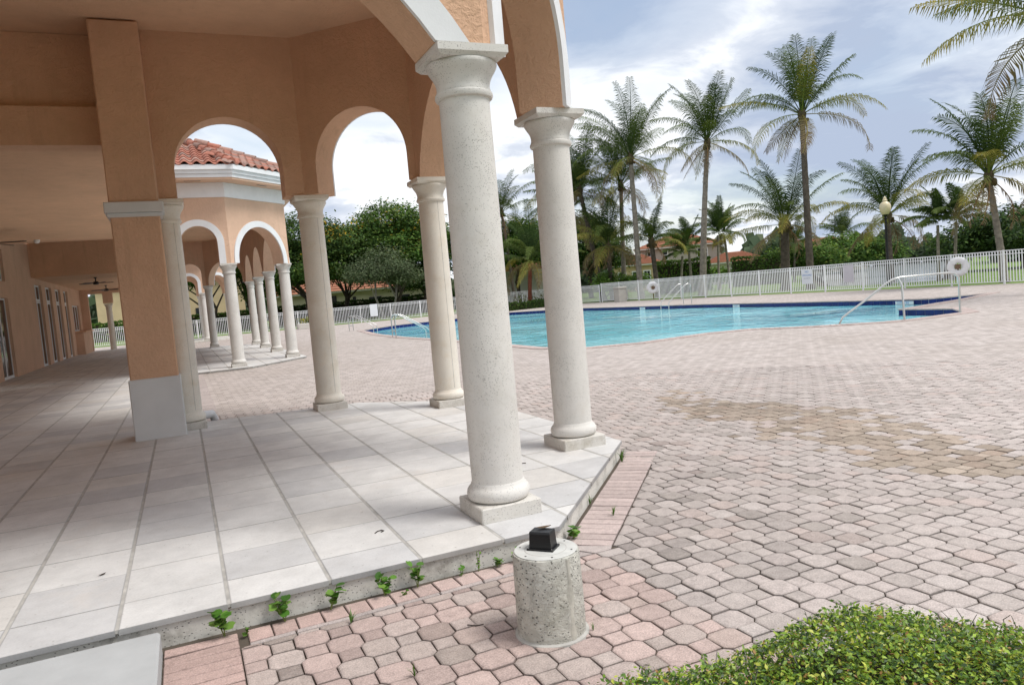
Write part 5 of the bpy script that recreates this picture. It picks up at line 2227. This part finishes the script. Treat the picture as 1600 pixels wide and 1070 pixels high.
palm('stout short coconut palm with yellowing fronds left of the tallest trunk', 39.05, 40.14, 39.17, 40.02, 4.3, 0.36, 0.26, 4.7, 22, 'trunk_dark', yellow=0.45, seed=47, leaf_len=0.8)
palm('full coconut palm directly behind the lamp post', 46.4, 37.6, 46.5, 37.7, 4.4, 0.26, 0.2, 4.9, 22, 'trunk_dark', yellow=0.35, seed=52)
palm('leaning coconut palm near the right edge, behind the life ring', 36.28, 23.08, 36.0, 23.5, 4.9, 0.19, 0.13, 4.2, 22, 'trunk', yellow=0.35, seed=58, bend=0.4)
palm('palm at the right edge whose hanging fronds enter from the top corner', 27.2, 14.6, 27.0, 14.9, 8.5, 0.24, 0.16, 5.0, 26, 'trunk', yellow=0.35, seed=66)
palm('small slender palm left of the pair by the right hand life ring', 41.99, 30.68, 42.03, 30.62, 3.3, 0.11, 0.08, 2.3, 12, 'trunk', yellow=0.0, seed=71, up=0.6, coco=False, leaf_len=0.5, droop=(0.8, 1.8))
palm('small slender palm right of the pair by the right hand life ring', 42.47, 30.0, 42.59, 29.84, 3.4, 0.11, 0.08, 2.4, 12, 'trunk', yellow=0.0, seed=73, up=0.6, coco=False, leaf_len=0.5, droop=(0.8, 1.8))
palm('small bright palm with arching fronds before the clipped hedge', 40.74, 54.45, 41.02, 54.24, 3.3, 0.14, 0.10, 2.6, 14, 'trunk', yellow=0.0, seed=78, up=0.6, coco=False, leaf_len=0.55, droop=(0.8, 1.8))
palm('taller bright green palm behind the small arching one', 43.97, 57.02, 43.9, 57.07, 4.5, 0.15, 0.11, 3.2, 14, 'trunk', yellow=0.0, seed=83, up=0.6, coco=False, leaf_len=0.6, droop=(0.7, 1.6))
palm('thin palm right of the grey leaning trunk, left one of two', 45.88, 55.49, 46.04, 55.36, 5.0, 0.14, 0.10, 3.2, 17, 'trunk', yellow=0.1, seed=88, coco=False, leaf_len=0.6)
palm('thin palm with a dark crown, right one of two beyond the leaning trunk', 48.6, 57.1, 48.4, 57.3, 5.1, 0.14, 0.10, 3.2, 17, 'trunk', yellow=0.1, seed=91, coco=False, leaf_len=0.6)
palm('tall thin palm showing between the two thick front columns', 34.9, 77.5, 34.3, 77.8, 10.2, 0.2, 0.15, 5.0, 20, 'trunk_dark', yellow=0.2, seed=95)
palm('red trunked palm with feathery fronds standing in the bed by the pool', 26.19, 55.3, 26.5, 55.2, 3.6, 0.17, 0.16, 5.0, 22, 'trunk_red', z0=0.0, yellow=0.25, seed=99, coco=False, leaf_len=0.8)
palm('palm with a thin pale trunk under the bush right of the hedges', 57.6, 58.0, 57.8, 57.8, 3.6, 0.14, 0.1, 2.9, 14, 'trunk', yellow=0.1, seed=103, coco=False, leaf_len=0.6)
palm('distant palm poking over the far bushes', 78.0, 70.0, 78.0, 70.0, 4.6, 0.2, 0.15, 4.1, 18, 'trunk', yellow=0.1, seed=107, coco=False)

# ---- far wood across the lake and behind the houses: one mass
def far_wood(name, arcs, n, ls):
    cen, cols = [], []
    for (a0, a1, d0, d1, h, cnt) in arcs:
        az = rng.uniform(a0, a1, cnt)
        dd = rng.uniform(d0, d1, cnt)
        hh = h * (0.62 + 0.2 * np.sin(az * 0.9) + 0.16 * np.sin(az * 2.7 + 1) + 0.10 * np.sin(az * 7.1))
        z = rng.random(cnt) ** 0.7 * hh
        r = np.radians(az)
        cen.append(np.stack([np.sin(r) * dd, np.cos(r) * dd, z + Z], 1))
        cols.append(pick_cols(cnt, PAL_FAR, (3, 3, 3, 1)))
    cen, cols = np.concatenate(cen), np.concatenate(cols)
    v, f, c = leaf_cloud(cen, np.tile((-0.4, -0.6, 0.7), (len(cen), 1)), rng.uniform(0.6, 1.4, len(cen)) * ls, cols, 0.8, 0.9)
    o = link(name, np_mesh(name, v, f, M['leaf'], c), (0, 0, 0))
    o['kind'] = 'stuff'


far_wood('distant_woodland', [(-30, 46, 125, 150, 8.5, 9000), (46, 66, 205, 250, 10.0, 7000), (57, 110, 100, 122, 5.6, 9000), (110, 200, 70, 90, 7, 4000)], 0, 1.1)


# ================================================================== HOUSES beyond the fence
def house(name, label, a, b, depth, eave, ridge, wallmat, wins, roof=True, over=0.6, z0=Z):
    A, B = Vector(a), Vector(b)
    u = (B - A).normalized()
    n = Vector((-u.y, u.x))
    if n.dot(A) < 0:
        n = -n
    L = (B - A).length
    root = empty(name, (A.x, A.y, z0))
    tag(root, label, 'house', 'houses beyond the pool')
    m = MB()
    c = (A + B) / 2 + n * depth / 2
    m.obox((c.x, c.y, z0 + eave / 2), (u.x, u.y, 0), (n.x, n.y, 0), (0, 0, 1), L / 2, depth / 2, eave / 2)
    m.build('wall', M[wallmat], root)
    if roof:
        m = MB()
        e = [A - u * over - n * over, B + u * over - n * over, B + u * over + n * (depth + over), A - u * over + n * (depth + over)]
        hd = depth / 2 + over
        k = min(hd, L / 2)
        r = [A + u * (k - over) + n * depth / 2, B - u * (k - over) + n * depth / 2]
        z1 = z0 + eave
        vs = [(p.x, p.y, z1) for p in e] + [(p.x, p.y, z0 + ridge) for p in r] + [(p.x, p.y, z1 - 0.12) for p in e]
        fs = [(0, 1, 5, 4), (1, 2, 5), (2, 3, 4, 5), (3, 0, 4), (6, 9, 8, 7)]
        m.add(vs, fs, (0.36, 0.155, 0.095))
        rf = m.build('roof', M['roof_attr'], root)
        m = MB()
        for p, q in ((e[0], e[1]), (e[1], e[2]), (e[2], e[3]), (e[3], e[0])):
            cc = (p + q) / 2
            d = (q - p).normalized()
            nn2 = Vector((-d.y, d.x))
            m.obox((cc.x, cc.y, z1 - 0.09), (d.x, d.y, 0), (nn2.x, nn2.y, 0), (0, 0, 1), (q - p).length / 2 + 0.03, 0.03, 0.10)
        m.build('fascia', M['white'], rf)
        # rows of tiles on the face one sees
        m = MB()
        slope_n = 9
        for j in range(slope_n):
            t0 = j / slope_n
            p0 = Vector((*e[0], z1)).lerp(Vector((*r[0], z0 + ridge)), t0)
            p1 = Vector((*e[1], z1)).lerp(Vector((*r[1], z0 + ridge)), t0)
            cc = (p0 + p1) / 2
            m.obox((cc.x, cc.y, cc.z + 0.02), (u.x, u.y, 0), (n.x, n.y, 0), (0, 0, 1), (p1 - p0).length / 2, 0.12, 0.035, (0.40, 0.19, 0.12))
        m.build('tile_course', M['roof_attr'], rf)
    for s, zc, w, h, fr in wins:
        q = A + u * s
        m = MB()
        m.obox((q.x - n.x * 0.02, q.y - n.y * 0.02, z0 + zc), (u.x, u.y, 0), (n.x, n.y, 0), (0, 0, 1), w / 2 + fr, 0.05, h / 2 + fr)
        o = m.build('window', M['white'] if fr > 0 else M['darkvoid'], root)
        if fr > 0:
            cols_ = 2 if w > 0.7 else 1
            for ci in range(cols_):
                for ri in range(2):
                    m = MB()
                    qq = q + u * ((ci - (cols_ - 1) / 2) * w / cols_)
                    m.obox((qq.x - n.x * 0.075, qq.y - n.y * 0.075, z0 + zc + (ri - 0.5) * h / 2), (u.x, u.y, 0), (n.x, n.y, 0), (0, 0, 1), w / cols_ / 2 - 0.04, 0.01, h / 4 - 0.04)
                    m.build('pane', M['darkvoid'], o)
    return root


house('house', 'low house with red tiled roof and shady porch behind the trees, between the middle columns', (9.5, 92.5), (29.5, 88.2), 10, 3.3, 6.0, 'beige',
      [(6.2, 1.5, 3.6, 2.5, 0), (12.6, 1.6, 1.5, 1.3, 0), (10.1, 1.7, 0.4, 1.5, 0), (16.2, 1.6, 1.2, 1.2, 0)])
house('house', 'cream house wall with one dark window, seen through the far pavilion', (-8.0, 89.0), (6.8, 90.0), 8, 6.2, 8.4, 'yellowwall', [(10.2, 2.0, 1.3, 1.3, 0)])
house('house', 'pale blank walled house behind the palm with the red trunk', (34.5, 84.5), (42.5, 80.5), 8, 3.9, 5.8, 'palewall', [(1.2, 2.2, 1.2, 0.9, 0)])
house('house', 'two storey house with orange tiled roof, right of the leaning palms', (58.6, 87.3), (67.5, 80.8), 9, 5.7, 7.6, 'greywall',
      [(1.7, 4.6, 0.9, 1.3, 0.08), (3.6, 4.6, 0.7, 1.3, 0.08), (8.6, 4.5, 1.3, 1.2, 0.08)])
house('house', 'single storey cream wing with two white framed windows, left of the two storey house', (53.6, 86.0), (58.6, 82.3), 5, 3.6, 5.0, 'yellowwall',
      [(1.1, 1.9, 1.0, 1.5, 0.1), (3.0, 1.9, 1.0, 1.5, 0.1), (4.4, 1.9, 0.8, 1.5, 0.1)])
house('house', 'low porch wing with orange roof at the right end of the two storey house', (64.0, 79.6), (69.8, 75.2), 5, 2.9, 4.2, 'palewall', [(4.3, 1.7, 2.2, 1.1, 0)])
house('house', 'far house of which only the orange roof shows behind the yellowing palm', (96, 101), (108, 92), 9, 4.2, 6.2, 'greywall', [(4, 2, 1.2, 1.2, 0.1)])

# ================================================================== FOREGROUND
# concrete bollard with a black junction box
bl = empty('bollard', (*BOLL, 0))
tag(bl, 'short round coral concrete bollard on the pavers, with screw holes in its top', 'bollard')
m = MB()
bx, by = BOLL
m.lathe([(0.163, -0.02), (0.164, 0.10), (0.162, 0.25), (0.160, 0.385), (0.157, 0.395), (0.150, 0.398)], 48, bx, by)
m.build('shaft', M['bollard'], bl, smooth=0.6)
m = MB()
m.lathe([(0.150, 0.3985), (0.151, 0.4005), (0.149, 0.402)], 48, bx, by)
cap = m.build('cap', mat_plain('bollard_cap', (0.56, 0.56, 0.53), 0.8, 0.2, 0.12, 14, bmp=0.2, bscale=90), bl)
for k in range(6):
    a = 0.3 + k * math.pi / 3
    m = MB()
    m.lathe([(0.0045, 0.402), (0.005, 0.4035), (0.003, 0.404)], 8, bx + 0.128 * math.cos(a), by + 0.128 * math.sin(a))
    m.build('screw_hole', M['black'], cap)
m = MB()
n_ = 40
vs, fs = [], []
for r_ in (0.098, 0.101):
    for k in range(n_):
        vs.append((bx + r_ * math.cos(6.2832 * k / n_), by + r_ * math.sin(6.2832 * k / n_), 0.4027))
for k in range(n_):
    fs.append((k, (k + 1) % n_, n_ + (k + 1) % n_, n_ + k))
m.add(vs, fs)
m.build('score_ring', M['grout'], cap)
m = MB()
m.lathe([(0.180, -0.012), (0.178, 0.0025), (0.17, 0.005), (0.164, 0.008)], 40, bx, by)
m.build('mortar_collar', M['grout'], bl)
m = MB()
aa = math.radians(-78)
vs, fs = [], []
for i, zz in enumerate(np.linspace(0.0, 0.39, 8)):
    hw = 0.018 + 0.008 * math.sin(i * 2.1)
    for k in range(5):
        a = aa + (k - 2) / 2 * hw / 0.16 * (1.0 if i < 6 else 0.5)
        rr = 0.1655 if k not in (0, 4) else 0.1610
        vs.append((bx + rr * math.cos(a), by + rr * math.sin(a), zz))
for i in range(7):
    for k in range(4):
        fs.append((5 * i + k, 5 * i + k + 1, 5 * i + 6 + k, 5 * i + 5 + k))
m.add(vs, fs)
m.build('mortar_patch', mat_plain('smooth_mortar', (0.44, 0.425, 0.37), 0.9, 0.1, 0.25, 12, bmp=0.4), bl, smooth=0.9)

jb = empty('junction_box', (bx, by + 0.005, 0.402))
tag(jb, 'small black plastic junction box with a dead leaf stuck on its lid', 'junction box')
ca, sa = math.cos(math.radians(-48)), math.sin(math.radians(-48))
uu, vv = Vector((ca, sa, 0)), Vector((-sa, ca, 0))
cz = Vector((bx - 0.005, by + 0.012, 0.402))


def frustum(m_, c, hx0, hy0, hx1, hy1, z0, z1):
    vs_ = []
    for hx, hy, z_ in ((hx0, hy0, z0), (hx1, hy1, z1)):
        for sx, sy_ in ((-1, -1), (1, -1), (1, 1), (-1, 1)):
            vs_.append(c + uu * (sx * hx) + vv * (sy_ * hy) + Vector((0, 0, z_)))
    m_.add(vs_, [(3, 2, 1, 0), (4, 5, 6, 7), (0, 1, 5, 4), (1, 2, 6, 5), (2, 3, 7, 6), (3, 0, 4, 7)])


m = MB()
frustum(m, cz, 0.066, 0.048, 0.066, 0.048, 0.0, 0.010)
m.build('flange', M['black'], jb)
m = MB()
frustum(m, cz, 0.056, 0.039, 0.052, 0.035, 0.0105, 0.078)
frustum(m, cz, 0.054, 0.037, 0.050, 0.033, 0.0785, 0.088)
m.build('box_body', M['black'], jb)
for sx in (-1, 1):
    for sy_ in (-1, 1):
        c_ = cz + uu * (sx * 0.060) + vv * (sy_ * 0.043)
        m = MB()
        m.lathe([(0.003, 0.4122), (0.003, 0.4142)], 8, c_.x, c_.y)
        m.build('screw', M['steel'], jb)


def dry_leaf(c, L, w, az, label, mat='twig', curl=0.01):
    m_ = MB()
    u_ = Vector((math.cos(az), math.sin(az), 0))
    v_ = Vector((-u_.y, u_.x, 0))
    c = Vector(c)
    vs_, fs_ = [], []
    for i in range(6):
        t = i / 5 - 0.5
        hw = w * math.cos(t * 2.9) if abs(t) < 0.5 else 0.001
        hw = max(hw, 0.001)
        z_ = 0.003 + curl * (t * 2) ** 2
        vs_ += [c + u_ * (t * L) - v_ * hw + Vector((0, 0, z_ + curl * 0.6)), c + u_ * (t * L) + Vector((0, 0, z_)), c + u_ * (t * L) + v_ * hw + Vector((0, 0, z_ + curl * 0.6))]
    for i in range(5):
        for k in range(2):
            fs_.append((3 * i + k, 3 * i + k + 1, 3 * i + 4 + k, 3 * i + 3 + k))
    m_.add(vs_, fs_)
    o_ = m_.build('dry_leaf', M[mat])
    tag(o_, label, 'dry leaf', 'dead leaves lying about')
    return o_


M['deadleaf'] = mat_plain('dead_leaf', (0.11, 0.075, 0.045), 0.8, 0.2, 0.3, 30)
dry_leaf(cz + Vector((0.02, 0.02, 0.088)), 0.075, 0.016, math.radians(-10), 'brown dead leaf stuck on the black box', 'deadleaf', 0.004)
dry_leaf((-0.599, 5.054, SLAB), 0.045, 0.010, 0.6, 'black shrivelled leaf on the pale tiles at the left', 'twig', 0.004)


def twig(pts, r, label):
    m_ = MB()
    m_.tube(pts, r, 6)
    o_ = m_.build('twig', M['twig'], smooth=0.9)
    tag(o_, label, 'twig', 'dry twigs lying about')


twig([(0.995, 4.73, SLAB + 0.004), (1.02, 4.76, SLAB + 0.004), (1.05, 4.765, SLAB + 0.004), (1.058, 4.745, SLAB + 0.004), (1.035, 4.73, SLAB + 0.004)], 0.0035, 'curled dark twig on the tiles in front of the thickest column')
twig([(2.475, 5.86, SLAB + 0.03), (2.48, 5.83, SLAB + 0.012), (2.50, 5.79, SLAB + 0.004), (2.57, 5.77, SLAB + 0.004)], 0.004, 'hooked dark twig on the tiles behind the thickest column')
twig([(1.13, 3.415, 0.006), (1.16, 3.38, 0.006), (1.20, 3.375, 0.006)], 0.0025, 'thin twig on the pavers just left of the bollard')


# ---- weeds in the joint at the foot of the patio edge
def round_leaf_mesh():
    m_ = MB()
    n = 10
    vs_ = [(0, 0, 0.0)]
    for k in range(n):
        a = 2 * math.pi * k / n + 0.3
        r = 1.0 - (0.35 if k == n - 1 else 0)
        vs_.append((0.55 * r * math.cos(a) + 0.45, 0.5 * r * math.sin(a), 0.10 * abs(math.sin(a))))
    fs_ = [(0, 1 + k, 1 + (k + 1) % n) for k in range(n)]
    m_.add(vs_, fs_, (1, 1, 1))
    return m_


WLEAF = []
for c in ((0.075, 0.19, 0.025), (0.11, 0.25, 0.035), (0.17, 0.31, 0.06), (0.05, 0.13, 0.02)):
    q = round_leaf_mesh()
    q.c = [c] * len(q.v)
    WLEAF.append(q.mesh('leaf', M['hedgeleaf'], smooth=3.14))
BLADE = MB()
BLADE.add([(0, -0.05, 0), (0, 0.05, 0), (0.5, 0.045, 0.25), (0.5, -0.045, 0.25), (1.0, 0, 0.2)], [(0, 1, 2, 3), (3, 2, 4)], (0.10, 0.20, 0.04))
BLADE_ME = BLADE.mesh('blade', M['hedgeleaf'])


def weed(x, y, h, spread, nl, label, size):
    nl = int(nl * 1.5)
    r = empty('weed', (x, y, 0))
    tag(r, label, 'weed', 'weeds growing along the patio edge')
    m_ = MB()
    lf = []
    ns = max(2, nl // 4)
    for s_ in range(ns):
        a = rng.uniform(0, 6.28)
        hh = h * rng.uniform(0.6, 1.0)
        e = Vector((x + math.cos(a) * spread * 0.7, y + math.sin(a) * spread * 0.35 - 0.01, hh))
        b = Vector((x, y, -0.01))
        md = b.lerp(e, 0.5) + Vector((0, 0, hh * 0.12))
        m_.tube([b, md, e], [0.0028, 0.0022, 0.0016], 5)
        for t in np.linspace(0.35, 1.0, max(2, nl // ns)):
            p = b.lerp(md, t * 2) if t < 0.5 else md.lerp(e, t * 2 - 1)
            lf.append(p)
    m_.build('stem', M['stem'], r)
    for p in lf:
        o_ = D.objects.new('leaf', WLEAF[rng.integers(4)])
        COL.objects.link(o_)
        o_.parent = r
        o_.location = p - Vector((x, y, 0))
        o_.rotation_euler = (rng.uniform(-0.5, 0.5), rng.uniform(-0.7, 0.35), rng.uniform(0, 6.28))
        s_ = 1.05 * size * rng.uniform(0.75, 1.25)
        o_.scale = (s_, s_, s_)


weed(0.03, 4.025, 0.145, 0.075, 16, 'leafy weed leftmost along the patio edge, near the step', 0.046)
weed(0.33, 4.03, 0.135, 0.08, 15, 'leafy weed second from the step along the patio edge', 0.044)
weed(0.565, 4.035, 0.12, 0.085, 11, 'open spreading weed third from the step, below a tile joint', 0.042)
weed(0.875, 4.045, 0.11, 0.06, 16, 'round tufted weed in the middle of the patio edge', 0.034)
weed(1.065, 4.05, 0.13, 0.05, 15, 'tall bushy weed leaning on the patio edge, right of the round tuft', 0.036)
weed(1.335, 4.06, 0.055, 0.04, 5, 'tiny pale weed on the patio edge left of the bollard', 0.026)
weed(1.445, 4.06, 0.13, 0.015, 9, 'thin upright sprig on the patio edge left of the bollard', 0.014)
weed(1.56, 4.058, 0.055, 0.05, 8, 'low dark weed by the patio edge close behind the bollard', 0.034)
weed(1.70, 4.06, 0.075, 0.04, 9, 'small weed half hidden by the left side of the bollard', 0.030)
weed(2.16, 4.20, 0.085, 0.06, 13, 'bright weed at the patio corner right behind the bollard', 0.040)
weed(0.98, 3.985, 0.03, 0.03, 5, 'tiny weed on the brick joint below the tall bushy one', 0.02)
weed(0.13, 3.99, 0.04, 0.035, 6, 'small weed in the gap between two shifted bricks', 0.024)


def tuft(x, y, h, n, label, col=None):
    r = empty('grass_tuft', (x, y, 0))
    tag(r, label, 'grass tuft', 'grass tufts in the paving joints')
    for k in range(n):
        o_ = D.objects.new('blade', BLADE_ME)
        COL.objects.link(o_)
        o_.parent = r
        s_ = h * rng.uniform(0.7, 1.3)
        o_.scale = (s_, s_, s_)
        o_.rotation_euler = (rng.uniform(-0.3, 0.3), -rng.uniform(0.4, 1.4), rng.uniform(0, 6.28))


tuft(3.50, 5.72, 0.12, 16, 'upright grass tuft at the foot of the far end of the diagonal patio edge')
tuft(2.62, 4.78, 0.07, 9, 'short grass tuft halfway along the diagonal patio edge')
tuft(2.62, 4.45, 0.07, 9, 'grass tuft on the joint outside the pink bricks')
tuft(0.63, 3.80, 0.07, 8, 'grass sprig between the bricks and the pavers at the front')
tuft(0.76, 3.09, 0.06, 8, 'grass sprig in a joint of the pavers at the bottom edge')
tuft(1.62, 3.02, 0.04, 6, 'grass sprig close to the right of the foot of the bollard')


# ---- low hedge in the right foreground: a shaped mass of small glossy leaves
def front_hedge():
    x0, x1, y0, y1 = 0.45, 2.48, -0.2, 1.99
    rad = 0.55
    h = 0.41
    root = empty('hedge', (1.6, 1.2, 0))
    tag(root, 'low boxy hedge of small yellow green leaves in the right foreground', 'hedge')

    def top(xx, yy):
        # rounded corner at (x1, y1); height falls off near the rim
        dx = np.minimum(xx - (x0 - 0.4), x1 - xx)
        dy = y1 - yy
        cx, cy = x1 - rad, y1 - rad
        corner = (xx > cx) & (yy > cy)
        dc = rad - np.hypot(xx - cx, yy - cy)
        d = np.minimum(dx, dy)
        d = np.where(corner, dc, d)
        return d
    n = 135000
    xx = rng.uniform(x0 - 0.25, x1 + 0.03, n)
    yy = rng.uniform(y0, y1 + 0.03, n)
    d = top(xx, yy)
    ragged = 0.035 * np.sin(xx * 9 + 2 * np.sin(yy * 7)) + 0.02 * np.sin(yy * 17 + xx * 5)
    keep = d > -0.03 + ragged * 0.5
    # ragged end on the near left, where the hedge tapers off
    left = xx - (0.98 + 0.55 * np.maximum(0, 1.6 - yy) * 0 + 0.0)
    xx, yy, d = xx[keep], yy[keep], d[keep]
    n = len(xx)
    roll = np.clip(d / 0.12, 0, 1)
    z = h * (0.70 + 0.30 * np.sqrt(roll)) + 0.018 * np.sin(xx * 8 + yy * 3) + 0.014 * np.sin(yy * 11 - xx * 6)
    z = z + rng.normal(0, 0.016, n)
    deep = rng.random(n)
    z = z - 0.05 * deep ** 2
    # leaves on the side faces
    side = (d < 0.06) & (rng.random(n) < 0.7)
    z = np.where(side, z * rng.uniform(0.15, 1.0, n), z)
    cen = np.stack([xx, yy, z], 1)
    tone = 0.5 + 0.5 * np.sin(xx * 5.1 + 1.2 * np.sin(yy * 4.3)) * np.sin(yy * 6.1 + 0.7)
    pal = [(0.085, 0.17, 0.025), (0.18, 0.30, 0.035), (0.31, 0.43, 0.05), (0.50, 0.53, 0.09), (0.36, 0.20, 0.07), (0.04, 0.08, 0.02)]
    c1 = pick_cols(n, pal, (3, 4, 3.2, 1.6, 0.5, 1.5), 0.2)
    c2 = pick_cols(n, pal, (3.5, 3, 1.4, 0.5, 0.4, 3), 0.2)
    cols = np.where((rng.random(n) < 0.35 + 0.5 * tone)[:, None], c1, c2)
    nr = np.tile((0, 0, 1.0), (n, 1))
    v, f, c = leaf_cloud(cen, nr, rng.uniform(0.0058, 0.0125, n), cols, 0.48, 0.8, 0.14)
    v -= np.array((1.6, 1.2, 0))
    link('foliage', np_mesh('foliage', v, f, M['hedgeleaf'], c), (1.6, 1.2, 0), root)
    tw_ = MB()
    for q in range(260):
        a, b_ = rng.uniform(x0, x1 - 0.04), rng.uniform(0.3, y1 - 0.04)
        if float(top(np.array(a), np.array(b_))) < 0.03:
            continue
        hh = h + rng.uniform(0.0, 0.035)
        e = Vector((a + rng.uniform(-0.03, 0.03), b_ + rng.uniform(-0.03, 0.03), hh))
        tw_.tube([(a, b_, h - 0.08), (a + rng.uniform(-0.01, 0.01), b_ + rng.uniform(-0.01, 0.01), h - 0.02), e], [0.0022, 0.0018, 0.001], 4)
    o_ = tw_.build('twigs', M['bark_pale'], root)
    o_['kind'] = 'stuff'
    rim_ = MB()
    rim_.prism([(x0 - 0.3, y0), (x1 + 0.02, y0), (x1 + 0.02, y1 - rad), (x1 - rad * 0.29 + 0.02, y1 - rad * 0.29 + 0.02), (x1 - rad, y1 + 0.02), (x0 - 0.3, y1 + 0.02)], -0.02, 0.008)
    rim_.build('soil_bed', M['soil'], root)
    # woody core so no paving shows through
    m_ = MB()
    gx, gy = np.linspace(x0 - 0.2, x1 - 0.05, 24), np.linspace(y0, y1 - 0.05, 26)
    idx = {}
    vs_, fs_ = [], []
    for i, a in enumerate(gx):
        for j, b in enumerate(gy):
            dd = float(top(np.array(a), np.array(b)))
            hz = (h - 0.085) * (0.75 + 0.25 * min(1, dd / 0.15)) if dd > 0.05 else 0.0
            vs_.append((a, b, hz))
    for i in range(23):
        for j in range(25):
            fs_.append((i * 26 + j, (i + 1) * 26 + j, (i + 1) * 26 + j + 1, i * 26 + j + 1))
    m_.add(vs_, fs_)
    m_.build('twig_core', M['soil'], root)


front_hedge()
